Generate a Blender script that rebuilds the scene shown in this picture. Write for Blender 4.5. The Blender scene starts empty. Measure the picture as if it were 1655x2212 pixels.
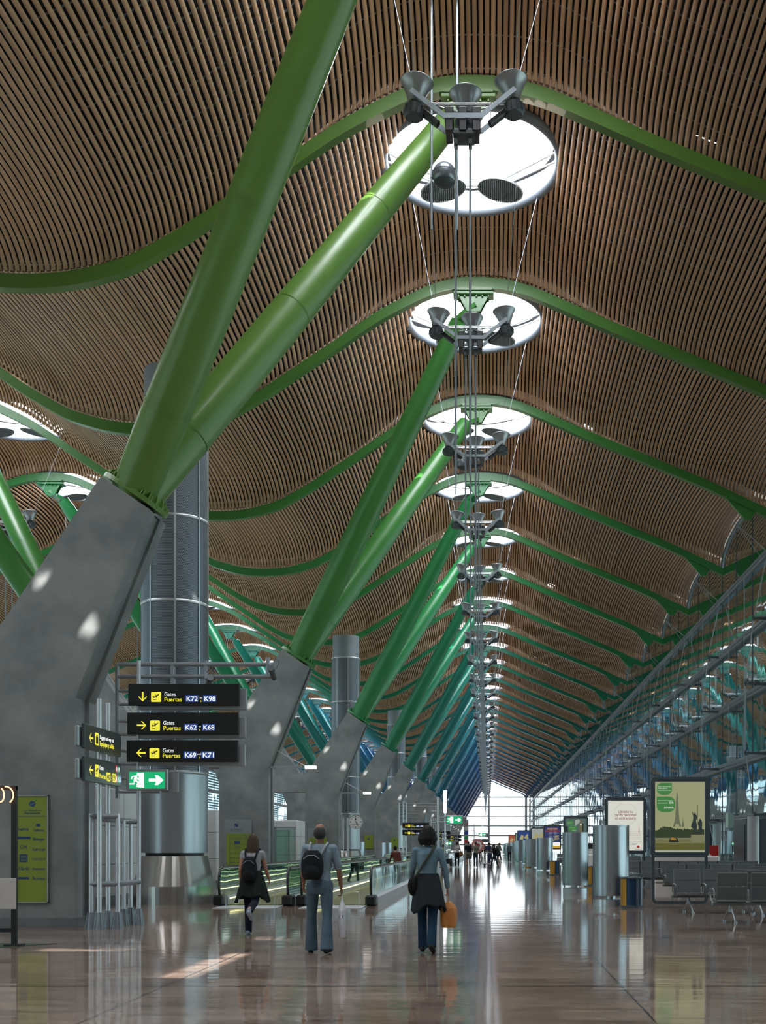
import bpy, math, random
import numpy as np
from mathutils import Vector, Matrix, Euler

# ------------------------------------------------------------------ camera, sky, sun, exposure
SC = bpy.context.scene
COL = SC.collection
EYE = 1.47                       # camera height above the floor
FPX = 2450.0                     # focal length in pixels of the 1655x2212 frame
cd = bpy.data.cameras.new('camera'); cam = bpy.data.objects.new('camera', cd); COL.objects.link(cam)
cd.sensor_fit = 'VERTICAL'; cd.sensor_height = 36.0; cd.sensor_width = 36.0 * 1655 / 2212
cd.lens = 36.0 * FPX / 2212
cd.shift_x = -(1055 - 827.5) / 2212; cd.shift_y = (1828 - 1106) / 2212
cd.clip_start = 0.1; cd.clip_end = 2000
cam.location = (0, 0, EYE); cam.rotation_euler = (math.radians(90), 0, 0)
SC.camera = cam
SC.view_settings.view_transform = 'Standard'; SC.view_settings.look = 'None'
SC.view_settings.gamma = 1.0; SC.view_settings.use_curve_mapping = False
SC.view_settings.exposure = 0.45
SC.cycles.max_bounces = 7; SC.cycles.diffuse_bounces = 4; SC.cycles.glossy_bounces = 4
SC.cycles.transmission_bounces = 4; SC.cycles.transparent_max_bounces = 16
SC.cycles.caustics_reflective = False; SC.cycles.caustics_refractive = False
SC.cycles.sample_clamp_indirect = 6.0
SC.cycles.use_denoising = True
try: SC.cycles.denoiser = 'OPENIMAGEDENOISE'
except Exception: pass

W = bpy.data.worlds.new('sky'); SC.world = W; W.use_nodes = True
wn = W.node_tree.nodes; wl = W.node_tree.links; wn.clear()
wo = wn.new('ShaderNodeOutputWorld'); bg = wn.new('ShaderNodeBackground')
tc = wn.new('ShaderNodeTexCoord'); sx = wn.new('ShaderNodeSeparateXYZ'); cr = wn.new('ShaderNodeValToRGB')
cr.color_ramp.elements[0].position = 0.47; cr.color_ramp.elements[0].color = (0.42, 0.43, 0.42, 1)
cr.color_ramp.elements[1].position = 0.53; cr.color_ramp.elements[1].color = (0.86, 0.95, 1.0, 1)
mr = wn.new('ShaderNodeMapRange'); mr.inputs[1].default_value = -1; mr.inputs[2].default_value = 1
wl.new(tc.outputs['Generated'], sx.inputs[0]); wl.new(sx.outputs[2], mr.inputs[0]); wl.new(mr.outputs[0], cr.inputs[0])
wl.new(cr.outputs[0], bg.inputs[0]); bg.inputs[1].default_value = 2.3; wl.new(bg.outputs[0], wo.inputs[0])

sd = bpy.data.lights.new('sun', 'SUN'); sd.energy = 14.0; sd.angle = math.radians(0.35); sd.color = (1.0, 0.93, 0.86)
sun = bpy.data.objects.new('sun', sd); COL.objects.link(sun)
SUN_DIR = Vector((-6.9, 8.4, -14.4)).normalized()
sun.rotation_euler = SUN_DIR.to_track_quat('-Z', 'Y').to_euler()
SKY_GLOW = 20.0                   # daylight behind the white skylight membranes

# ------------------------------------------------------------------ helpers
random.seed(4)
def tag(o, label=None, cat=None, group=None, kind=None):
    if label: o['label'] = label
    if cat: o['category'] = cat
    if group: o['group'] = group
    if kind: o['kind'] = kind
    return o
def empty(name, label=None, cat=None, loc=(0, 0, 0), rz=0, group=None, kind=None):
    o = bpy.data.objects.new(name, None); COL.objects.link(o)
    o.location = loc; o.rotation_euler = (0, 0, rz)
    return tag(o, label, cat, group, kind)
def kids(o): return [c for c in bpy.data.objects if c.parent == o]
def copy_tree(o, parent=None):
    c = o.copy(); COL.objects.link(c); c.parent = parent
    for ch in KIDS.get(o.name, ()):
        copy_tree(ch, c)
        
    return c
KIDS = {}
_old_copy = copy_tree
def copy_tree(o, parent=None):
    c = o.copy(); COL.objects.link(c)
    if parent is not None:
        c.parent = parent; KIDS.setdefault(parent.name, []).append(c)
    for ch in list(KIDS.get(o.name, ())): copy_tree(ch, c)
    return c
def recolour(o, m):
    if o.type == 'MESH' and o.material_slots:
        o.material_slots[0].link = 'OBJECT'; o.material_slots[0].material = m

class MB:
    """collects shapes into one mesh"""
    def __init__(s): s.v = []; s.f = []; s.sm = []
    def add(s, vs, fs, smooth=False):
        b = len(s.v); s.v += [tuple(v) for v in vs]
        s.f += [tuple(i + b for i in f) for f in fs]; s.sm += [smooth] * len(fs); return s
    def box(s, x0, x1, y0, y1, z0, z1, M=None):
        vs = [Vector(p) for p in ((x0,y0,z0),(x1,y0,z0),(x1,y1,z0),(x0,y1,z0),(x0,y0,z1),(x1,y0,z1),(x1,y1,z1),(x0,y1,z1))]
        if M is not None: vs = [M @ v for v in vs]
        return s.add(vs, [(0,3,2,1),(4,5,6,7),(0,1,5,4),(1,2,6,5),(2,3,7,6),(3,0,4,7)])
    def bbox(s, x0, x1, y0, y1, z0, z1, b=0.01, M=None):
        """box with chamfered edges"""
        cx, cy, cz = (x0+x1)/2, (y0+y1)/2, (z0+z1)/2; hx, hy, hz = (x1-x0)/2, (y1-y0)/2, (z1-z0)/2
        b = min(b, hx*.9, hy*.9, hz*.9); vs = []
        idx = {}
        for sxx in (-1,1):
            for syy in (-1,1):
                for szz in (-1,1):
                    for a in range(3):
                        p = [sxx*(hx-b), syy*(hy-b), szz*(hz-b)]
                        p[a] = (sxx*hx, syy*hy, szz*hz)[a]
                        idx[(sxx,syy,szz,a)] = len(vs); vs.append(Vector((cx+p[0], cy+p[1], cz+p[2])))
        fs = []
        for a in range(3):
            u, w = (a+1)%3, (a+2)%3
            for sg in (-1,1):
                q = []
                for su, sw in ((-1,-1),(1,-1),(1,1),(-1,1)):
                    k = [0,0,0]; k[a]=sg; k[u]=su; k[w]=sw; q.append(idx[(*k, a)])
                fs.append(tuple(q if sg>0 else q[::-1]))
        for a in range(3):
            u, w = (a+1)%3, (a+2)%3
            for su in (-1,1):
                for sw in (-1,1):
                    k1=[0,0,0]; k2=[0,0,0]; k1[a]=-1; k2[a]=1
                    for k in (k1,k2): k[u]=su; k[w]=sw
                    q = (idx[(*k1,u)], idx[(*k2,u)], idx[(*k2,w)], idx[(*k1,w)])
                    fs.append(q if su*sw>0 else q[::-1])
        for sxx in (-1,1):
            for syy in (-1,1):
                for szz in (-1,1):
                    t = (idx[(sxx,syy,szz,0)], idx[(sxx,syy,szz,1)], idx[(sxx,syy,szz,2)])
                    fs.append(t if sxx*syy*szz>0 else t[::-1])
        if M is not None: vs = [M @ v for v in vs]
        return s.add(vs, fs)
    def path(s, pts, rad, n=10, cap=True, smooth=True):
        """tube through points, rad number or list"""
        pts = [Vector(p) for p in pts]
        R = rad if isinstance(rad, (list, tuple)) else [rad]*len(pts)
        vs = []; fs = []; prev = None
        for i, p in enumerate(pts):
            if i == 0: t = pts[1]-p
            elif i == len(pts)-1: t = p-pts[i-1]
            else: t = (pts[i+1]-p).normalized() + (p-pts[i-1]).normalized()
            t.normalize()
            if prev is None:
                a = Vector((0,0,1)) if abs(t.z) < .9 else Vector((1,0,0)); u = t.cross(a).normalized()
            else:
                u = prev - t*prev.dot(t); u.normalize()
            prev = u; w = t.cross(u)
            for k in range(n):
                an = 2*math.pi*k/n; vs.append(p + (u*math.cos(an)+w*math.sin(an))*R[i])
        for i in range(len(pts)-1):
            for k in range(n):
                a = i*n+k; b2 = i*n+(k+1)%n; fs.append((a, b2, b2+n, a+n))
        s.add(vs, fs, smooth)
        if cap:
            s.add(vs[:n], [tuple(range(n))[::-1]]); s.add(vs[-n:], [tuple(range(n))])
        return s
    def lathe(s, prof, c=(0,0,0), n=24, smooth=True, M=None, cap=False):
        """prof: (radius, z) list, around the z axis"""
        vs = []; fs = []
        for r, z in prof:
            for k in range(n):
                an = 2*math.pi*k/n; vs.append(Vector((r*math.cos(an), r*math.sin(an), z)))
        if M is not None: vs = [M @ v for v in vs]
        vs = [v+Vector(c) for v in vs]
        for i in range(len(prof)-1):
            for k in range(n):
                a = i*n+k; b2 = i*n+(k+1)%n; fs.append((a, b2, b2+n, a+n))
        s.add(vs, fs, smooth)
        if cap: s.add(vs[:n], [tuple(range(n))[::-1]]); s.add(vs[-n:], [tuple(range(n))])
        return s
    def prism(s, poly, y0, y1, M=None):
        """poly of (x,z) extruded along y"""
        n = len(poly)
        vs = [Vector((x, y0, z)) for x, z in poly] + [Vector((x, y1, z)) for x, z in poly]
        if M is not None: vs = [M @ v for v in vs]
        fs = [tuple(range(n)), tuple(range(2*n-1, n-1, -1))] + [(i, i+n, (i+1)%n+n, (i+1)%n) for i in range(n)]
        return s.add(vs, fs)
    def sphere(s, c, r, n=16, m=10, sc=(1,1,1), M=None):
        prof = [(max(1e-4, math.sin(math.pi*i/m)), -math.cos(math.pi*i/m)) for i in range(m+1)]
        vs = []; fs = []
        for pr, z in prof:
            for k in range(n):
                an = 2*math.pi*k/n
                v = Vector((pr*math.cos(an)*r*sc[0], pr*math.sin(an)*r*sc[1], z*r*sc[2]))
                vs.append((M @ v if M is not None else v) + Vector(c))
        for i in range(m):
            for k in range(n):
                a = i*n+k; b2 = i*n+(k+1)%n; fs.append((a, b2, b2+n, a+n))
        return s.add(vs, fs, True)
    def build(s, name, m=None, parent=None, **kw):
        me = bpy.data.meshes.new(name); me.from_pydata(s.v, [], s.f); me.update()
        if s.sm and any(s.sm): me.polygons.foreach_set('use_smooth', s.sm)
        if m: me.materials.append(m)
        o = bpy.data.objects.new(name, me); COL.objects.link(o)
        if parent is not None: o.parent = parent; KIDS.setdefault(parent.name, []).append(o)
        return tag(o, **kw)

# ------------------------------------------------------------------ materials
def mat(name, col=(.5,.5,.5), rough=.5, metal=0.0, spec=.5, emit=None, es=0.0, coat=0.0):
    m = bpy.data.materials.new(name); m.use_nodes = True
    b = m.node_tree.nodes['Principled BSDF']
    b.inputs['Base Color'].default_value = (*col, 1); b.inputs['Roughness'].default_value = rough
    b.inputs['Metallic'].default_value = metal; b.inputs['Specular IOR Level'].default_value = spec
    b.inputs['Coat Weight'].default_value = coat
    if emit: b.inputs['Emission Color'].default_value = (*emit, 1); b.inputs['Emission Strength'].default_value = es
    return m
def nd(m, t, **kw):
    n = m.node_tree.nodes.new(t)
    for k, v in kw.items(): setattr(n, k, v)
    return n
def noisy(m, c1, c2, scale=(1,1,1), nscale=2.0, detail=4, lo=.3, hi=.7, bump=0.0, bscale=None, rough=None):
    """base colour wandering between two colours of the thing itself"""
    N = m.node_tree; b = N.nodes['Principled BSDF']
    tcn = nd(m, 'ShaderNodeTexCoord'); mp = nd(m, 'ShaderNodeMapping'); mp.inputs['Scale'].default_value = scale
    ns = nd(m, 'ShaderNodeTexNoise'); ns.inputs['Scale'].default_value = nscale; ns.inputs['Detail'].default_value = detail
    rp = nd(m, 'ShaderNodeValToRGB'); rp.color_ramp.elements[0].position = lo; rp.color_ramp.elements[1].position = hi
    rp.color_ramp.elements[0].color = (*c1, 1); rp.color_ramp.elements[1].color = (*c2, 1)
    L = N.links; L.new(tcn.outputs['Object'], mp.inputs[0]); L.new(mp.outputs[0], ns.inputs['Vector'])
    L.new(ns.outputs[0], rp.inputs[0]); L.new(rp.outputs[0], b.inputs['Base Color'])
    if bump:
        n2 = nd(m, 'ShaderNodeTexNoise'); n2.inputs['Scale'].default_value = bscale or nscale*6; n2.inputs['Detail'].default_value = 5
        bp = nd(m, 'ShaderNodeBump'); bp.inputs['Strength'].default_value = bump; bp.inputs['Distance'].default_value = .02
        L.new(mp.outputs[0], n2.inputs['Vector']); L.new(n2.outputs[0], bp.inputs['Height']); L.new(bp.outputs[0], b.inputs['Normal'])
    if rough:
        rr = nd(m, 'ShaderNodeMapRange'); rr.inputs[3].default_value = rough[0]; rr.inputs[4].default_value = rough[1]
        L.new(ns.outputs[0], rr.inputs[0]); L.new(rr.outputs[0], b.inputs['Roughness'])
    return m
def glass(name, tint=(.75,.88,.88), base=.18, gain=.75, wob=0.0, wscale=(1,1,1)):
    """thin pane: mirror part grows towards grazing, the rest is seen through"""
    m = bpy.data.materials.new(name); m.use_nodes = True; N = m.node_tree; N.nodes.clear(); L = N.links
    out = nd(m, 'ShaderNodeOutputMaterial'); mx = nd(m, 'ShaderNodeMixShader')
    tr = nd(m, 'ShaderNodeBsdfTransparent'); tr.inputs[0].default_value = (*tint, 1)
    gl = nd(m, 'ShaderNodeBsdfGlossy'); gl.inputs[0].default_value = (.74,.84,.86,1); gl.inputs['Roughness'].default_value = .02
    lw = nd(m, 'ShaderNodeLayerWeight'); lw.inputs[0].default_value = .35
    ma = nd(m, 'ShaderNodeMath', operation='MULTIPLY_ADD'); ma.inputs[1].default_value = gain; ma.inputs[2].default_value = base
    L.new(lw.outputs['Fresnel'], ma.inputs[0]); ma.use_clamp = True
    L.new(ma.outputs[0], mx.inputs[0]); L.new(tr.outputs[0], mx.inputs[1]); L.new(gl.outputs[0], mx.inputs[2]); L.new(mx.outputs[0], out.inputs[0])
    if wob:
        tcn = nd(m, 'ShaderNodeTexCoord'); mp = nd(m, 'ShaderNodeMapping'); mp.inputs['Scale'].default_value = wscale
        ns = nd(m, 'ShaderNodeTexNoise'); ns.inputs['Scale'].default_value = 1.0; ns.inputs['Detail'].default_value = 1
        bp = nd(m, 'ShaderNodeBump'); bp.inputs['Strength'].default_value = 1.0; bp.inputs['Distance'].default_value = wob
        L.new(tcn.outputs['Object'], mp.inputs[0]); L.new(mp.outputs[0], ns.inputs['Vector']); L.new(ns.outputs[0], bp.inputs['Height']); L.new(bp.outputs[0], gl.inputs['Normal'])
    return m
def emis(name, col, s):
    return mat(name, (0.02,0.02,0.02), .5, emit=col, es=s)

M_slat = noisy(mat('bamboo_slat', rough=.42, spec=.35), (.42,.255,.155), (.61,.40,.255), (7.3,.12,1), 1.0, 2, .3, .7)
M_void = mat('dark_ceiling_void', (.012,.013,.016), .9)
M_batten = mat('grey_batten', (.16,.19,.22), .5, .3)
M_conc = noisy(mat('concrete', rough=.62, spec=.3), (.15,.17,.175), (.30,.32,.32), (1,1,1), 1.1, 10, .3, .72, bump=.3, bscale=12)
M_conc2 = noisy(mat('concrete_dark', rough=.7, spec=.3), (.12,.135,.14), (.19,.205,.21), (1,1,1), 1.2, 6, .3, .7)
M_steel = mat('galvanised_steel', (.42,.45,.47), .35, .75)
M_grey = mat('grey_paint', (.24,.28,.31), .4, .3)
M_dgrey = mat('dark_grey_paint', (.07,.09,.10), .5, .2)
M_black = mat('black_plastic', (.012,.013,.015), .4)
M_white = mat('white_paint', (.78,.80,.80), .4)
M_lid = mat('membrane', (.9,.9,.92), .6, emit=(.93,.95,1.0), es=SKY_GLOW)
M_ring = mat('ring_paint', (.17,.20,.24), .4, .2)
M_glass = glass('facade_glass', tint=(.50,.66,.70), base=.20, gain=.85, wob=.004, wscale=(1,.9,.35))
M_glass2 = glass('balustrade_glass', tint=(.80,.93,.88), base=.06, gain=.75, wob=.003, wscale=(1,.9,1.4))
M_al = mat('brushed_aluminium', (.55,.58,.60), .28, .9)

# ------------------------------------------------------------------ roof surface
S = 9.05                          # rib spacing
Y0 = 25.65 - S                    # rib 0
N_FIRST, N_LAST = -4, 31          # ribs from behind the camera to the end wall
YEND = Y0 + N_LAST * S
YBACK = Y0 + N_FIRST * S
XC = -0.45; XT = -10.4; XR = 10.9; XL = 2*XT - XR; XC2 = 2*XT - XC
_px = [-10.4,-9.7,-9.0,-8.05,-7.29,-6.65,-6.02,-4.62,-3.99,-3.21,-2.25,-1.62,-.86,-.03,.6,1.24,2.05,3.63,6.31,8.5,10.9]
_ph = [12.52,12.55,12.66,12.94,13.36,13.74,14.18,15.11,15.55,16.06,16.55,16.83,17.0,17.0,16.92,16.75,16.41,15.7,14.6,13.7,12.56]
_gx = np.linspace(-11.6, 12.1, 475)
_gh = np.interp(np.where(_gx < XT, 2*XT-_gx, _gx), _px, _ph)
_gh[_gx > 10.9] = 12.56 - .49*(_gx[_gx > 10.9]-10.9)
_k = np.exp(-np.linspace(-2, 2, 21)**2); _k /= _k.sum()
_gs = np.convolve(np.pad(_gh, 10, mode='reflect', reflect_type='odd'), _k, 'valid')
def rib_h(x):
    x = np.asarray(x, float); x = np.where(x < XT, 2*XT-x, x)
    return np.interp(x, _gx, _gs)
def bulge(x, y):
    x = np.asarray(x, float); x = np.where(x < XT, 2*XT-x, x)
    s = np.abs(((np.asarray(y, float)-Y0)/S % 1.0)*2-1); s = 1-np.abs(s-0)  # distance measure below
    t = ((np.asarray(y, float)-Y0)/S % 1.0)*2-1
    B = .58 + .42*np.exp(-((x-XT)/3.4)**2) + .40*np.exp(-((x-XC)/2.6)**4) + .45*np.exp(-((np.abs(x-XC)-2.6)/1.4)**2) + .62*np.clip((x-8.0)/2.9, 0, 1)**1.6
    p = 3.4-1.2*np.clip((x-5)/5, 0, 1)
    return B*np.sqrt(np.clip(1-np.abs(t)**p, 0, 1))
def ceil_z(x, y): return EYE + rib_h(x) + .32 + bulge(x, y)

RSK = 2.32                        # skylight radius
def mid(k): return Y0 + (k+.5)*S

SUN_SLOTS = [(4.80, 5.30, 2.2, 5.3), (2.62, 4.25, 4.98, 5.34)]      # unseen roof openings added to drop sun slivers on the floor
def slats():
    xs = np.arange(XL+.12, XR-.05, .136)
    V = []; F = []; nb = 0
    hw = .0475; th = .02
    for k in range(N_FIRST, N_LAST):
        ya, yb = Y0+k*S+.03, Y0+(k+1)*S-.03
        far = k > 9
        ss = np.array([-1,-.985,-.95,-.9,-.82,-.68,-.5,-.25,0,.25,.5,.68,.82,.9,.95,.985,1]) if not far else np.array([-1,-.95,-.82,-.5,0,.5,.82,.95,1])
        for x in xs:
            spans = [(ya, yb)]
            for xc in (XC, XC2):
                u = abs(x-xc)
                if u < RSK:
                    h = math.sqrt(RSK*RSK-u*u); spans = [(ya, mid(k)-h), (mid(k)+h, yb)]
            for wx0, wx1, wy0, wy1 in SUN_SLOTS:
                if k == -2 and wx0 < x < wx1: spans = [(ya, wy0), (wy1, yb)]
            sl = float(rib_h(x+.05)-rib_h(x-.05))/.1
            c = 1/math.sqrt(1+sl*sl); sn = sl*c
            for a, b in spans:
                if len(spans) == 1: ys = (ya+yb)/2 + ss*(yb-ya)/2
                else: ys = np.array(sorted([a, b]+[y for y in ((ya+yb)/2+ss*(yb-ya)/2) if a+.1 < y < b-.1]))
                if len(ys) < 2: continue
                z = ceil_z(np.full(len(ys), x), ys)
                n = len(ys)
                # four corners: bottom left, bottom right, top right, top left
                P = np.empty((n, 4, 3))
                for j, (dx, dz) in enumerate(((-hw,0),(hw,0),(hw,th),(-hw,th))):
                    P[:, j, 0] = x + dx*c - dz*sn; P[:, j, 1] = ys; P[:, j, 2] = z + dx*sn + dz*c
                V.append(P.reshape(-1, 3))
                i = np.arange(n-1)*4+nb
                for a0, a1 in ((0,1),(1,2),(3,0)):
                    F.append(np.stack([i+a0, i+4+a0, i+4+a1, i+a1], 1))
                nb += 4*n
    V = np.concatenate(V); F = np.concatenate(F)
    me = bpy.data.meshes.new('ceiling'); me.vertices.add(len(V)); me.vertices.foreach_set('co', V.ravel())
    me.loops.add(F.size); me.loops.foreach_set('vertex_index', F.ravel().astype(np.int32))
    me.polygons.add(len(F)); me.polygons.foreach_set('loop_start', np.arange(0, F.size, 4, dtype=np.int32))
    me.update(calc_edges=True); me.materials.append(M_slat)
    o = bpy.data.objects.new('ceiling', me); COL.objects.link(o); return tag(o, kind='structure')
ceiling = slats()

def grid_mesh(name, xs, yfun, m, parent, off, holes):
    V = []; F = []
    for k in range(N_FIRST, N_LAST):
        ys = Y0+k*S + np.linspace(0, S, 19)
        b = len(V)
        for x in xs:
            for y in ys: V.append((x, y, float(ceil_z(x, min(max(y, Y0+k*S+.001), Y0+(k+1)*S-.001)))+off))
        ny = len(ys)
        for i in range(len(xs)-1):
            for j in range(ny-1):
                cx, cy = (xs[i]+xs[i+1])/2, (ys[j]+ys[j+1])/2
                if holes(cx, cy, k, j): continue
                F.append((b+i*ny+j, b+(i+1)*ny+j, b+(i+1)*ny+j+1, b+i*ny+j+1))
    me = bpy.data.meshes.new(name); me.from_pydata(V, [], F); me.update(); me.materials.append(m)
    o = bpy.data.objects.new(name, me); COL.objects.link(o); o.parent = parent; return o
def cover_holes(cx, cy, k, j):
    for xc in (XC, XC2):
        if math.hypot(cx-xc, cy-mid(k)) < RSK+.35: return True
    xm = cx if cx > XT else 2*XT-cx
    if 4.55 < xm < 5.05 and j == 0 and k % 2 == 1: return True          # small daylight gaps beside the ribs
    if k == -2 and (4.2 < cx < 5.8 and 1.5 < cy < 5.9 or 2.2 < cx < 4.7 and 4.4 < cy < 6.0): return True  # backing left out above the added sun openings
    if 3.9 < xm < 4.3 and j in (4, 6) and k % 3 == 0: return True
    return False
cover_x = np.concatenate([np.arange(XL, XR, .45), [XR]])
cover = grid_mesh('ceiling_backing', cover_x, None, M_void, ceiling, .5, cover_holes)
hf = MB()
for wx0, wx1, wy0, wy1 in SUN_SLOTS:
    z = float(ceil_z((wx0+wx1)/2, (wy0+wy1)/2))+.42
    hf.box(wx0-1.2, wx0, wy0-1.2, wy1+1.2, z, z+.02); hf.box(wx1, wx1+1.2, wy0-1.2, wy1+1.2, z, z+.02)
    hf.box(wx0, wx1, wy0-1.2, wy0, z, z+.02); hf.box(wx0, wx1, wy1, wy1+1.2, z, z+.02)
hf.build('sun_mask_plate', M_void, ceiling)  # unseen plates added to trim the sun slivers to shape
cm = MB()
for xc in (XC, XC2):
    for k in range(N_FIRST, N_LAST):
        vs = []; n = 48
        for rr in (RSK-.14, RSK+.85):
            for q in range(n):
                a = 2*math.pi*q/n; x, y = xc+rr*math.cos(a), mid(k)+rr*math.sin(a)
                vs.append((x, y, float(ceil_z(x, y))+.49))
        cm.add(vs, [(q, (q+1)%n, (q+1)%n+n, q+n) for q in range(n)])
cm.build('ceiling_collar', M_void, ceiling)
# battens across the slats
mb = MB()
for k in range(N_FIRST, 12):
    for t in np.linspace(.06, .94, 11):
        y = Y0+(k+t)*S
        xx = np.arange(XL, XR+.01, .5 if k < 5 else 1.0)
        zz = ceil_z(xx, np.full(len(xx), y))+.05
        for i in range(len(xx)-1):
            if any(math.hypot((xx[i]+xx[i+1])/2-xc, y-mid(k)) < RSK for xc in (XC, XC2)): continue
            mb.add([(xx[i], y-.025, zz[i]), (xx[i], y+.025, zz[i]), (xx[i+1], y+.025, zz[i+1]), (xx[i+1], y-.025, zz[i+1])], [(0,1,2,3)])
mb.build('ceiling_batten', M_batten, ceiling)
ORD = ['nearest', 'second', 'third', 'fourth', 'fifth', 'sixth', 'seventh', 'eighth', 'ninth', 'tenth', 'eleventh', 'twelfth',
       'thirteenth', 'fourteenth', 'fifteenth', 'sixteenth', 'seventeenth', 'eighteenth', 'nineteenth', 'twentieth']
TENS = ['', '', 'twenty', 'thirty']
def ordn(i):
    return ORD[i] if i < 20 else TENS[(i+1)//10] + ('-' + ORD[(i+1)%10-1].replace('nearest', 'first') if (i+1) % 10 else 'th')

# hues drift from yellow green near the camera to navy at the far end
HUES = [(0,(.095,.205,.035)),(1,(.045,.20,.038)),(2,(.02,.22,.065)),(3,(.008,.19,.085)),(4,(.004,.165,.115)),(5,(.004,.15,.14)),
        (6,(.004,.14,.17)),(7,(.005,.125,.195)),(8,(.006,.10,.20)),(10,(.008,.065,.17)),(12,(.010,.045,.13)),(16,(.012,.03,.10))]
def hue(i):
    i = max(0, min(16, i))
    return tuple(float(np.interp(i, [h[0] for h in HUES], [h[1][c] for h in HUES])) for c in range(3))
def hue_word(i): return 'yellow-green' if i < 1 else 'leaf-green' if i < 2 else 'green' if i < 3.4 else 'sea-green' if i < 5 else 'teal' if i < 7 else 'blue' if i < 10 else 'navy'
_hm = {}
def M_hue(i):
    k = round(i*2)/2
    if k not in _hm: _hm[k] = mat('strut_paint_%g' % k, hue(k), .36, 0, .5, coat=.08)
    return _hm[k]

# ribs
def rib_mesh():
    xs = np.arange(XL, XR+.01, .25); xs[-1] = XR
    h = rib_h(xs)+EYE; V = []; F = []
    prof = ((-.13,0.03),(.13,0.03),(.13,.36),(-.13,.36))
    for x, z in zip(xs, h):
        for dy, dz in prof: V.append((x, dy, z+dz))
    n = len(xs)
    for i in range(n-1):
        for a in range(4):
            b = (a+1) % 4; F.append((i*4+a, i*4+b, i*4+4+b, i*4+4+a))
    F += [(3,2,1,0), tuple(range(n*4-4, n*4))]
    mb = MB(); mb.add(V, F)
    for sgn, e in ((1, XR), (-1, XL)):        # gusset plates near each end, clevis below
        x1 = e-sgn*.6; x0 = e-sgn*1.7
        z1 = float(rib_h(x1))+EYE; z0 = float(rib_h(x0))+EYE
        mb.prism([(x0, z0+.02), (x1, z1+.02), (x1-sgn*.15, z1-.26), (x1-sgn*.4, z1-.26)], -.06, .06)
    for xc in (XC, XC2):                      # bolting pad at the crest
        mb.box(xc-.55, xc+.55, -.2, .2, EYE+rib_h(xc)-.07, EYE+rib_h(xc)+.0)
    return mb
_r0 = rib_mesh().build('roof_rib', M_hue(0)); _r0.location = (0, Y0+N_FIRST*S, 0)
for i in range(N_FIRST, N_LAST+1):
    o = _r0 if i == N_FIRST else _r0.copy()
    if i > N_FIRST: COL.objects.link(o)
    o.location = (0, Y0+i*S, 0); q = max(0, (i-.5)/2.6)
    recolour(o, M_hue(q))
    if i < 1: tag(o, 'painted green roof rib out of frame above the camera', 'roof rib', 'ribs out of frame overhead')
    else: tag(o, '%s wavy roof rib of painted steel, %s rib crossing the ceiling from the camera' % (hue_word(q), ordn(i-1)), 'roof rib', 'wavy ribs across the slatted ceiling')

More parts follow.
